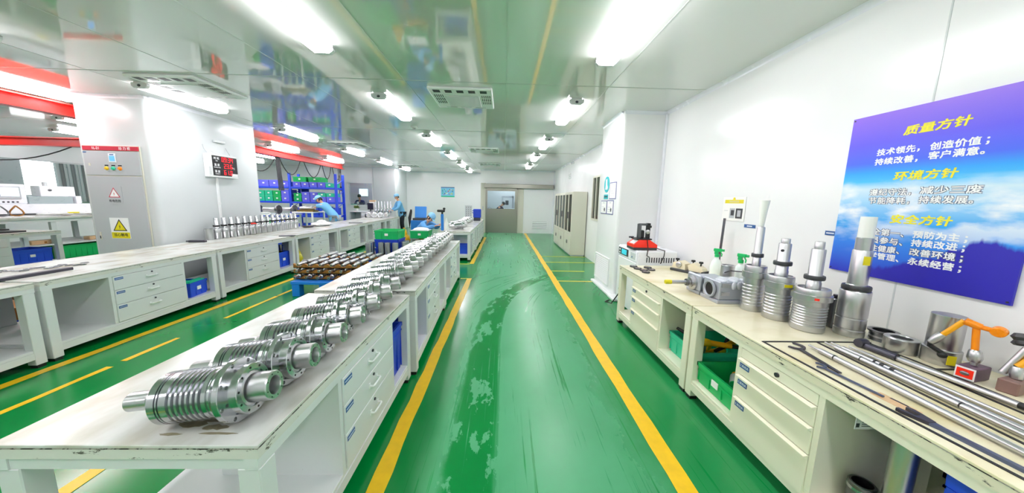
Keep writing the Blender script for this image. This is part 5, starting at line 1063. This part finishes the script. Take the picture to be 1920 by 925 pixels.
t = thing('waste_bin', 'green and white box with a blue side standing before the rack', 'box', (-6.95, 9.75, 0)); MB().box(-.22, .12, -.2, .2, 0, .9, .01).build('box_body', 'white', t); MB().box(.12, .25, -.2, .2, 0, .88, .01).build('blue_panel', 'rackblue', t); MB().box(-.06, .12, -.205, -.2, .62, .88).build('green_panel', 'green', t)
# computer desk before the interior window
t = thing('computer_desk', 'white cabinet desk under the interior window', 'desk', (-6.4, 14.3, 0)); MB().box(-.5, .55, 0, .6, .94, .98, .003).build('desktop', 'white', t); MB().box(-.5, -.46, .02, .58, 0, .94).box(.0, .04, .02, .58, 0, .94).box(.5, .54, .02, .58, 0, .94).box(-.46, .5, .55, .57, 0, .94).build('side_panel', 'wallg', t)
for z in (.62, .78): d = MB().box(.045, .495, -.0, .02, z, z+.15, .003).build('drawer', 'white', t); MB().box(.2, .34, -.015, 0, z+.09, z+.1).build('handle', 'steeld', d)
t = thing('monitor', 'dark monitor on the white desk beside the tall thin spindles', 'monitor', (-6.0, 14.4, .98), -.2); MB().box(-.14, .14, 0, .03, .08, .37, .004).build('screen_case', 'dgrey', t); MB().box(-.13, .13, -.002, 0, .09, .36).build('screen', 'tool', t); MB().box(-.02, .02, .01, .03, .01, .1).box(-.09, .09, -.05, .1, 0, .012).build('foot_stand', 'black', t)
t = thing('printer', 'black printer on the lower shelf of the white desk', 'printer', (-5.97, 14.05, .602), 0); MB().box(-.14, .14, 0, .2, 0, .26, .01).build('printer_body', 'black', t); MB().box(-.1, .1, -.02, 0, .05, .08).build('paper_tray', 'dgrey', t)
t = thing('printer_shelf', 'low white shelf holding the black printer', 'shelf', (-5.97, 14.05, 0)); MB().box(-.2, .2, -.05, .19, .57, .6).box(-.2, -.17, -.05, .19, 0, .57).box(.17, .2, -.05, .19, 0, .57).build('shelf_body', 'white', t); MB().box(-.17, .17, .17, .19, 0, .57).build('back', 'wallg', t)
t = thing('paper_stack', 'stack of papers with an orange top beside the monitor', 'papers', (-6.0, 14.7, .98)); MB().box(-.12, .12, -.09, .09, 0, .42, .004).build('paper_block', 'paper', t); MB().box(-.12, .12, -.092, .09, .42, .5, .004).build('orange_tray', 'wood', t)
t = thing('potted_plant', 'small leafy plant in a white pot under the interior window', 'plant', (-6.6, 14.4, .98)); MB().lathe([(0, 0), (.05, 0), (.07, .13), (.062, .13), (.055, .1), (0, .1)], 20).build('pot', 'pot', t)
b = MB(); rnd = random.Random(3)
for k in range(46):
    a, e, l = rnd.uniform(0, 2*PI), rnd.uniform(.2, 1.3), rnd.uniform(.1, .2); dx = Vector((math.cos(a)*math.cos(e), math.sin(a)*math.cos(e), math.sin(e))); p0 = Vector((0, 0, .11)); s_ = dx.orthogonal().normalized()*.02; nrm = dx.cross(s_).normalized()*.002
    m1 = p0+dx*l*.6; b.add([p0, m1+s_, p0+dx*l, m1-s_, m1+nrm*3], [(0, 1, 4), (1, 2, 4), (2, 3, 4), (3, 0, 4), (0, 3, 2, 1)])
b.build('foliage', 'leaf', t)['kind'] = 'stuff'
# office behind the window
t = thing('office_board', 'white board with a painted-in glow on the office wall', 'screen', (-8.1, 18.55, 1.55)); MB().box(-.22, .26, 0, .03, .12, .52, .004).build('panel', 'window', t); MB().box(-.24, .28, .01, .04, .10, .54).build('frame', 'white', t)  # a white board, no light source: its brightness is put in as emission
t = thing('office_crate_table', 'low office table behind the interior window', 'table', (-7.4, 16.9, 0)); MB().box(-.9, .85, -.3, .3, 1.0, 1.04, .004).build('tabletop', 'white', t)
for x in (-.85, .8): MB().box(x-.03, x+.03, -.27, .27, 0, 1.0).build('leg', 'beige', t)
lcr(-8.0, 16.75, 1.042, 0, .5, .4, .2, 'teal', 'teal crate on the office table behind the window', card=False)
for k in range(5):
    t = thing('desk_bottle', 'bottle standing on the office table behind the window, %s of five' % ORD[k], 'bottle', (-7.25+.13*k, 16.75, 1.04), 0, 'bottles on the office table'); MB().lathe([(0, 0), (.035, 0), (.035, .14), (.013, .18), (.013, .22), (0, .22)], 14).build('bottle_body', ('wallg', 'pblue')[k % 2], t); MB().cyl((0, 0, .215), (0, 0, .245), .017).build('cap', 'dgrey', t)
# ================================================================ far island things
GI = 'flanged spindles on the far island'
IS = Placer(rotor())
for k in range(5): IS('steel spindle lying on the far island, %s from its camera end' % ORD[k], (-1.35+.02*(k % 2), 9.55+.52*k, .78), .15+.05*(k % 3), GI)
for k, (x, y, a) in enumerate(((-1.25, 8.72, .25), (-1.42, 9.2, .3))): IS(('single steel spindle lying beside the white bottle on the far island', 'steel spindle lying behind the white bottle on the far island')[k], (x, y, .78), a)
t = thing('white_bottle', 'tall white bottle at the camera end of the far island', 'bottle', (-1.50, 8.28, .78)); MB().lathe([(0, 0), (.05, 0), (.055, .01), (.055, .19), (.025, .25), (.02, .3), (0, .3)], 24).build('bottle_body', 'paper', t); MB().cyl((0, 0, .295), (0, 0, .33), .016).build('cap', 'white', t)
t = thing('angle_grinder', 'blue air grinder with a black head standing upright on the far island', 'tool', (-1.62, 8.36, .78)); MB().box(-.035, .035, -.03, .03, .0, .43, .012).build('grip_body', mat('tool_blue', '#1f77cc', .4), t); MB().cyl((0, 0, .43), (0, 0, .5), .025).box(-.13, .07, -.035, .035, .48, .545, .015).build('head', 'black', t); MB().ball((.05, 0, .57), .035, .03, .03).build('knob', 'black', t)
t = thing('grey_panel', 'grey perforated panel standing on the end of the far island', 'panel', (-1.36, 12.2, .78), .25); b = MB().box(-.13, .13, -.025, .025, .02, .60, .004); b.build('panel_body', 'cabgrey', t); MB().box(-.16, .16, -.08, .08, 0, .02).build('foot', 'steeld', t)
b = MB()
for i in range(3):
    for j in range(7): b.cyl((-.08+.08*i, -.0255, .08+.075*j), (-.08+.08*i, -.025, .08+.075*j), .014, n=8)
b.build('perforation', 'dgrey', t)
t = thing('blue_bin', 'deep blue plastic bin with a dark base on the end of the far island', 'bin', (-1.06, 12.6, .78)); MB().box(-.15, .15, -.12, .12, .12, .46, .02).build('bin_body', 'blued', t); MB().box(-.13, .13, -.1, .1, 0, .12).build('base', 'tool', t); MB().tube([(-.15, -.06, .4), (-.24, -.08, .36), (-.15, -.1, .3)], .015, 8).build('handle', 'blued', t)
t = thing('blue_machine', 'blue machine with a tilted panel behind the seated worker', 'machine', (-3.05, 11.6, 0)); MB().box(-.28, .35, -.25, .35, 0, .82, .02).build('base_cabinet', mat('machine_blue', '#1d6fc0', .4), t); MB().box(-.22, .2, -.02, .03, .9, 1.32, .01, M=Matrix.Rotation(-.12, 4, 'X')).build('tilted_panel', mat('panel_blue', '#2f88e0', .35), t); MB().box(-.22, .22, -.18, .22, .82, .9).build('dark_deck', 'dgrey', t)
MB().tube([(-.3, -.05, 1.2), (-.38, -.08, .9), (-.36, -.1, .55), (-.33, -.08, .9), (-.3, -.05, 1.15)], .035, 8).build('hose', 'black', t)
# ================================================================ far bay machine and crates
t = thing('coating_machine', 'long white machine with a control cabinet and pale screen in the far bay', 'machine', (-11.3, 7.3, 1.0), PI/2)
MB().box(-.4, 1.75, 0, .5, .035, .26, .006).build('bed', 'machine', t)
MB().box(-.4, 1.75, -.01, .02, 0, .035).build('plinth', 'dgrey', t)
b = MB().box(-.35, .58, .05, .45, .26, .72, .02); b.build('control_cabinet', 'machine', t)
sc = MB().box(.14, .48, .035, .05, .38, .66, .01).build('screen_frame', 'cabgrey', t); MB().box(.17, .45, .03, .036, .44, .64).build('screen', 'lcd', sc)
b = MB()
for k in range(4): b.cyl((.2+.07*k, .04, .31), (.2+.07*k, .05, .31), .018, n=10)
b.build('key', 'tool', t); MB().box(-.2, -.14, .03, .06, .3, .7).build('door_gap', 'dgrey', t)
MB().box(.62, 1.42, .1, .42, .26, .44, .01).build('glass_hood', 'gwall', t); MB().box(1.45, 1.56, .06, .44, .26, .46, .01).build('end_block', 'machine', t)
MB().box(.95, 1.6, .25, .48, .44, .70, .01).build('drive_box', 'machine', t); MB().ball((1.12, .245, .6), .04, .008, .03).build('maker_mark', 'steeld', t); MB().cyl((1.12, .35, .7), (1.12, .35, .8), .04).build('inlet', 'wallg', t)
t = thing('wire_spool_rack', 'brassy coiled fittings in front of the white machine', 'fittings', (-10.75, 6.9, 1.0), PI/2)
for k in range(4): MB().tube([(-.3+.22*k+.09*math.cos(a), .05*math.sin(2*a), .13+.11*math.sin(a)) for a in [2*PI*i/12 for i in range(13)]], .014, 6).build('coil', ('steeld', 'brown')[k % 2], t)
MB().box(-.45, .55, -.1, .12, 0, .012).build('base', 'white', t)
t = thing('plastic_sheet', 'crumpled white sheet with a yellow tag on the tall machine table', 'sheet', (-10.6, 8.1, 1.0), PI/2); b = MB()
for k in range(9): b.ball((-.5+.16*k, .02*math.sin(k*2), .052), .14, .13, .03+.01*(k % 3), 10)
b.build('sheet_folds', 'wall', t); MB().box(-.22, -.02, -.145, -.02, .06, .09, .01).build('yellow_tag', 'ylabel', t)
for k, y in enumerate((6.5, 7.45, 8.45)):
    t = thing('wooden_block', 'light wooden block on the shelf of the tall machine table, %s of three' % ORD[k], 'block', (-10.6, y, .372), 0, 'wooden blocks on the machine table shelf'); MB().box(-.08, .08, -.22, .22, 0, .085, .008).build('block_body', 'wood', t); MB().box(-.082, .082, -.02, .02, .02, .06).build('slot', 'brown', t)
lcr(-10.7, 8.15, .001, PI/2, 1.0, .5, .3, 'green', 'wide green crate on the floor under the tall machine table', card=False)
lcr(-9.5, 6.36, .172, PI/2, .56, .45, .27, 'blue', 'large blue crate in the open bay of the bench behind the long row')
t = thing('black_folder', 'black folder and yellow-edged papers on the bench behind the long row', 'folder', (-9.5, 6.1, .78), .1); MB().box(-.15, .15, -.35, .3, 0, .025, .003).build('folder_cover', 'black', t); MB().box(-.12, .12, -.55, -.05, .025, .05, .003).build('paper_block', 'ylabel', t); MB().box(-.1, .12, -.35, .1, .05, .075, .003).build('upper_folder', 'black', t)
# ================================================================ room behind the steel door
t = thing('assembly_machine', 'white assembly machine seen through the steel door window', 'machine', (.15, 18.3, 0)); MB().box(-.4, .45, -.3, .3, 0, 1.15, .01).build('machine_base', 'machine', t); MB().box(-.3, -.2, -.1, .1, 1.15, 1.75).box(.3, .4, -.1, .1, 1.15, 1.85).box(-.3, .4, -.1, .1, 1.75, 1.85).build('gantry', 'cabgrey', t); MB().box(-.08, .1, -.15, .05, 1.35, 1.6, .01).build('work_head', 'tool', t); MB().box(-.1, .3, -.32, -.3, 1.05, 1.13).build('nameplate', 'dgrey', t)
t = thing('blue_pillar', 'blue painted post seen through the steel door window', 'post', (.72, 18.2, 0)); MB().box(-.07, .07, -.07, .07, 0, 2.4, .01).build('post_body', 'rackblue', t); MB().cyl((-.0, -.075, 1.7), (0, -.07, 1.7), .05).build('badge', 'white', t)
t = thing('yellow_tub', 'yellow tub seen low through the steel door window', 'tub', (-.75, 16.6, 1.0)); MB().lathe([(0, 0), (.09, 0), (.12, .16), (.11, .16), (.085, .01), (0, .01)], 20).build('tub_body', 'yel', t); MB().tube([(-.12, 0, .15), (0, 0, .24), (.12, 0, .15)], .008, 6).build('bail', 'tool', t)
t = thing('side_bench', 'white bench behind the steel door under the yellow tub', 'bench', (-.3, 16.6, 0)); MB().box(-.5, .7, -.3, .3, .96, 1.0).build('benchtop', 'white', t)
for x in (-.46, .66): MB().box(x-.03, x+.03, -.28, .28, 0, .96).build('leg', 'wallg', t)
# wall picture
t = thing('wall_picture', 'small bright landscape-coloured notice with rainbow lettering on the end wall', 'picture', (-3.50, 17.79, 1.72)); MB().box(0, .74, -.008, 0, 0, .54).build('board', mat('picture_print', '#7fc8ea', .5), t)
b = MB(); rnd = random.Random(5)
for k in range(26): x, z = rnd.uniform(.08, .66), rnd.uniform(.12, .42); b.box(x-.03, x+.03, -.0095, -.008, z-.02, z+.02, mi=k % 5)
b.box(.0, .74, -.0092, -.008, 0, .06, mi=3); b.box(.0, .74, -.0092, -.008, .5, .54, mi=4); b.build('print_patch', ['ylabel', 'txtw', mat('print_magenta', '#c060a8', .5), 'teal', 'lblue'], t)
t = thing('light_switch', 'white light switch on the beige door post', 'switch', (-1.03, DY-.025, 1.28)) if False else None
# ================================================================ people
def skin_mesh(name, pts, edges, m, parent, sub=2, root=0):
    """pts: {key: ((x, y, z), radius or (rx, ry))}; one continuous skin grown over the edges"""
    ks = list(pts); ix = {k: i for i, k in enumerate(ks)}
    me = bpy.data.meshes.new(name); me.from_pydata([pts[k][0] for k in ks], [(ix[a], ix[b]) for a, b in edges], [])
    o = bpy.data.objects.new(name, me); C.objects.link(o)
    sk = o.modifiers.new('skin', 'SKIN'); sk.use_smooth_shade = True; sk.branch_smoothing = .6
    lay = me.skin_vertices[0].data
    for i, k in enumerate(ks):
        r = pts[k][1]; lay[i].radius = r if isinstance(r, tuple) else (r, r); lay[i].use_root = (i == root)
    if sub: s_ = o.modifiers.new('sub', 'SUBSURF'); s_.levels = sub; s_.render_levels = sub
    dg = bpy.context.evaluated_depsgraph_get(); nm = bpy.data.meshes.new_from_object(o.evaluated_get(dg))
    o.modifiers.clear(); o.data = nm; bpy.data.meshes.remove(me)
    nm.materials.clear(); nm.materials.append(MT[m]); nm.polygons.foreach_set('use_smooth', [True]*len(nm.polygons))
    o.parent = parent; return o
def person(label, loc, rz, J, coat='smock', legs='trouser', cap='cap', hood=False, vest=None):
    """J: joints in the person's own frame (x to their right, y forward, z up)"""
    t = thing('person', label, 'person', loc, rz)
    V = {k: Vector(v) for k, v in J.items()}
    pelvis, chest, neck, head = V['pelvis'], V['chest'], V['neck'], V['head']
    up = (head-neck).normalized(); look = V.get('look', Vector((0, 1, 0))); look = (look-up*look.dot(up)).normalized(); side = look.cross(up)
    P = {'pelvis': (pelvis, (.13, .11)), 'waist': (pelvis.lerp(chest, .45), (.115, .095)), 'chest': (chest, (.14, .105)), 'neck': (neck, .052), 'nt': (neck.lerp(head, .45), .05),
         'jaw': (head-up*.045+look*.02, (.062, .07)), 'skull': (head+up*.035, (.078, .09)), 'crown': (head+up*.085-look*.01, (.058, .066)), 'nose': (head-up*.005+look*.102, .011), 'nb': (head+look*.07, .03)}
    E = [('pelvis', 'waist'), ('waist', 'chest'), ('chest', 'neck'), ('neck', 'nt'), ('nt', 'jaw'), ('jaw', 'skull'), ('skull', 'crown'), ('jaw', 'nb'), ('nb', 'nose')]
    SP = {'hem': (V.get('hem', pelvis-Vector((0, 0, .22))), (.205, .18)), 'pelvis': (pelvis, (.195, .17)), 'waist': (pelvis.lerp(chest, .5), (.185, .16)), 'chest': (chest, (.19, .155)), 'collar': (neck-up*.01, .075)}
    SE = [('hem', 'pelvis'), ('pelvis', 'waist'), ('waist', 'chest'), ('chest', 'collar')]
    for s_ in 'lr':
        sh, el, wr = V['sh'+s_], V['el'+s_], V['wr'+s_]; hd = V['ha'+s_]; d = (hd-wr).normalized()
        P['sh'+s_] = (sh, .062); P['el'+s_] = (el, .042); P['wr'+s_] = (wr, (.03, .024)); pm = wr+d*.07; P['pm'+s_] = (pm, (.036, .02))
        E += [('chest', 'sh'+s_), ('sh'+s_, 'el'+s_), ('el'+s_, 'wr'+s_), ('wr'+s_, 'pm'+s_)]
        sx = d.cross(Vector((0, 0, 1))).normalized() if abs(d.z) < .95 else Vector((1, 0, 0)); dn = d.cross(sx); dn = dn if dn.z < 0 else -dn
        for q, (off, ln) in enumerate(((-.027, .072), (-.009, .08), (.009, .075), (.027, .06))):
            a = pm+sx*off+d*.022; b_ = a+d*ln*.5+dn*.008; c_ = b_+d*ln*.38+dn*.026
            for k_, p_, r_ in (('a', a, .0095), ('b', b_, .0085), ('c', c_, .0075)): P['f%s%d%s' % (s_, q, k_)] = (p_, r_)
            E += [('pm'+s_, 'f%s%da' % (s_, q)), ('f%s%da' % (s_, q), 'f%s%db' % (s_, q)), ('f%s%db' % (s_, q), 'f%s%dc' % (s_, q))]
        ts = sx*(-1 if s_ == 'r' else 1); a = wr+d*.035+ts*.035; b_ = a+d*.03+ts*.02+dn*.01
        P['t%sa' % s_] = (a, .011); P['t%sb' % s_] = (b_, .009); E += [('wr'+s_, 't%sa' % s_), ('t%sa' % s_, 't%sb' % s_)]
        SP['sh'+s_] = (sh, .095); SP['el'+s_] = (el, .078); SP['wr'+s_] = (wr-d*.01, .052); SE += [('chest', 'sh'+s_), ('sh'+s_, 'el'+s_), ('el'+s_, 'wr'+s_)]
        hp, kn, an = V['hp'+s_], V['kn'+s_], V['an'+s_]; fw = V.get('toe', Vector((0, .16, 0)))
        P['hp'+s_] = (hp, .085); P['kn'+s_] = (kn, .056); P['an'+s_] = (an, .038); P['to'+s_] = (an+fw*.8-Vector((0, 0, .05)), (.035, .025))
        E += [('pelvis', 'hp'+s_), ('hp'+s_, 'kn'+s_), ('kn'+s_, 'an'+s_), ('an'+s_, 'to'+s_)]
    body = skin_mesh('body', P, E, 'skin', t)
    skin_mesh('smock' if coat.startswith('smock') else 'jacket', SP, SE, coat, t)
    TP = {'pelvis': (pelvis-Vector((0, 0, .02)), (.145, .125))}; TE = []
    for s_ in 'lr':
        TP['hp'+s_] = (V['hp'+s_], .105); TP['kn'+s_] = (V['kn'+s_], .078); TP['an'+s_] = (V['an'+s_]+Vector((0, 0, .03)), .062); TE += [('pelvis', 'hp'+s_), ('hp'+s_, 'kn'+s_), ('kn'+s_, 'an'+s_)]
        fw = V.get('toe', Vector((0, .16, 0))); an = V['an'+s_]
        sp = {'heel': (an-fw*.3-Vector((0, 0, .045)), (.04, .04)), 'mid': (an+fw*.4-Vector((0, 0, .045)), (.046, .038)), 'toe': (an+fw*1.0-Vector((0, 0, .055)), (.04, .028))}
        skin_mesh('shoe', sp, [('heel', 'mid'), ('mid', 'toe')], 'shoe' if coat.startswith('smock') else 'dark', t, 1)
    skin_mesh('trousers', TP, TE, legs, t, 1)
    F = Matrix((tuple(side), tuple(look), tuple(up))).transposed().to_4x4(); F = Matrix.Translation(head) @ F
    if cap == 'hair':
        MB().lathe([(0, .142), (.05, .135), (.085, .10), (.1, .05), (.096, .02)], 24, F @ Matrix.Translation((0, -.012, 0)) @ Matrix.Diagonal((.92, 1.02, 1, 1))).build('hair', 'hair', t, 60)
    else:
        MB().lathe([(0, .165), (.05, .158), (.095, .125), (.112, .075), (.104, .045), (.099, .04), (.105, .075), (.09, .12), (0, .155)], 28, F @ Matrix.Translation((0, -.012, 0)) @ Matrix.Rotation(.2, 4, 'X') @ Matrix.Diagonal((.92, 1.06, 1, 1))).prism([(-.06, .08), (.06, .08), (.045, .135), (0, .15), (-.045, .135)], .052, .058, F @ Matrix.Translation((0, .0, 0))).build('cap', cap, t, 60)
        MB().lathe([(.1, .055), (.1, .0), (.088, -.05), (.083, -.05), (.094, 0), (.095, .055)], 24, F @ Matrix.Translation((0, -.035, 0)) @ Matrix.Diagonal((.86, .75, 1, 1))).build('hair', 'hair', t, 60)
    for s_ in (-1, 1):
        e = MB().ball((s_*.031, .078, .018), .012, .008, .008, 12, M=F); e.build('eye', 'eyew', t); MB().box(s_*.031-.017, s_*.031+.017, .078, .088, .036, .042, .002, M=F).build('eyebrow', 'hair', t); MB().ball((s_*.083, -.005, .005), .012, .022, .032, 12, M=F).build('ear', 'skin', t)
    MB().ball((0, .086, -.045), .024, .008, .008, 12, M=F).build('mouth', 'lip', t)
    if vest: MB().box(-.05, .05, 0, .01, -.06, .06, M=Matrix.Translation(chest+Vector((.05, .145, 0)))).build('badge', 'paper', t)
    return t
def stand(h=1.7, lean=0., reach=.35, hz=1.05, fx=0):
    """a standing pose that leans forward by `lean` metres and reaches with both hands"""
    k = h/1.7; d = -.11*lean
    return dict(pelvis=(0, 0, .92*k), chest=(0, .1+lean*.6, (1.28-lean*.18)*k), neck=(0, .1+lean*.98, (1.45-lean*.34)*k), head=(0, .15+lean*1.22, (1.585-lean*.47)*k), look=(fx, .8, -.55),
        shl=(-.175, .1+lean*.8, (1.37-lean*.3)*k), shr=(.175, .1+lean*.8, (1.37-lean*.3)*k), ell=(-.24, .18+lean*.85, max(hz+.06, (1.12-lean*.16)*k) if lean > .2 else (1.12-lean*.16)*k), elr=(.24, .18+lean*.85, max(hz+.06, (1.12-lean*.16)*k) if lean > .2 else (1.12-lean*.16)*k),
        wrl=(-.12, .16+lean*.8+reach*.75, hz+.03), wrr=(.12, .16+lean*.8+reach*.75, hz+.03), hal=(-.09, .26+lean*.8+reach*.75, hz+.01), har=(.09, .26+lean*.8+reach*.75, hz+.01),
        hpl=(-.09, 0, .86*k), hpr=(.09, 0, .86*k), knl=(-.1, .03, .48*k), knr=(.1, .03, .48*k), anl=(-.1, -.02, .085), anr=(.1, -.02, .085), hem=(0, .02, .68*k))
person('person in a light blue smock and cap bending over the white table before the rack', (-5.83, 11.05, 0), PI/2, stand(1.72, .28, .14, 1.22), 'smock', 'trouser')
person('person in a light blue smock and cap standing at the long row end', (-4.62, 14.5, 0), PI/2+.6, stand(1.78, .06, .3, 1.02), 'smock', 'dark')
SIT = dict(pelvis=(0, -.1, .52), chest=(0, .1, .84), neck=(0, .24, .99), head=(0, .34, 1.07), look=(.25, .6, -.75), shl=(-.18, .18, .93), shr=(.18, .18, .93), ell=(-.25, .38, .80), elr=(.26, .36, .80), wrl=(-.08, .56, .90), wrr=(.12, .56, .88), hal=(-.03, .65, .93), har=(.06, .65, .90),
    hpl=(-.1, -.08, .48), hpr=(.1, -.08, .48), knl=(-.14, .32, .5), knr=(.14, .32, .5), anl=(-.14, .30, .085), anr=(.14, .30, .085), hem=(0, .1, .42))
person('person in a blue smock and cap seated and bent over the far island', (-2.33, 8.86, 0), -PI/2-.35, SIT, 'smock2', 'trouser')
t = thing('work_stool', 'round work stool under the seated person in blue', 'stool', (-2.43, 8.87, 0)); MB().lathe([(0, .33), (.16, .33), (.17, .34), (.17, .355), (.15, .36), (0, .36)], 24).build('seat', 'dgrey', t); MB().cyl((0, 0, .06), (0, 0, .335), .025).build('column', 'steel2', t)
for k in range(4): MB().cyl((0, 0, .08), (.2*math.cos(k*PI/2+.4), .2*math.sin(k*PI/2+.4), .02), .018).build('leg', 'black', t)
person('person in a navy vest with dark hair standing in the office behind the window', (-7.75, 17.45, 0), PI, stand(1.74, .02, .12, 1.09), 'navy', 'dark', 'hair', vest=1)
person('person in a dark navy jacket working behind the steel door window', (-.5, 17.6, 0), -PI/2-.3, stand(1.62, .25, .15, 1.0), 'navy', 'dark', 'hair')
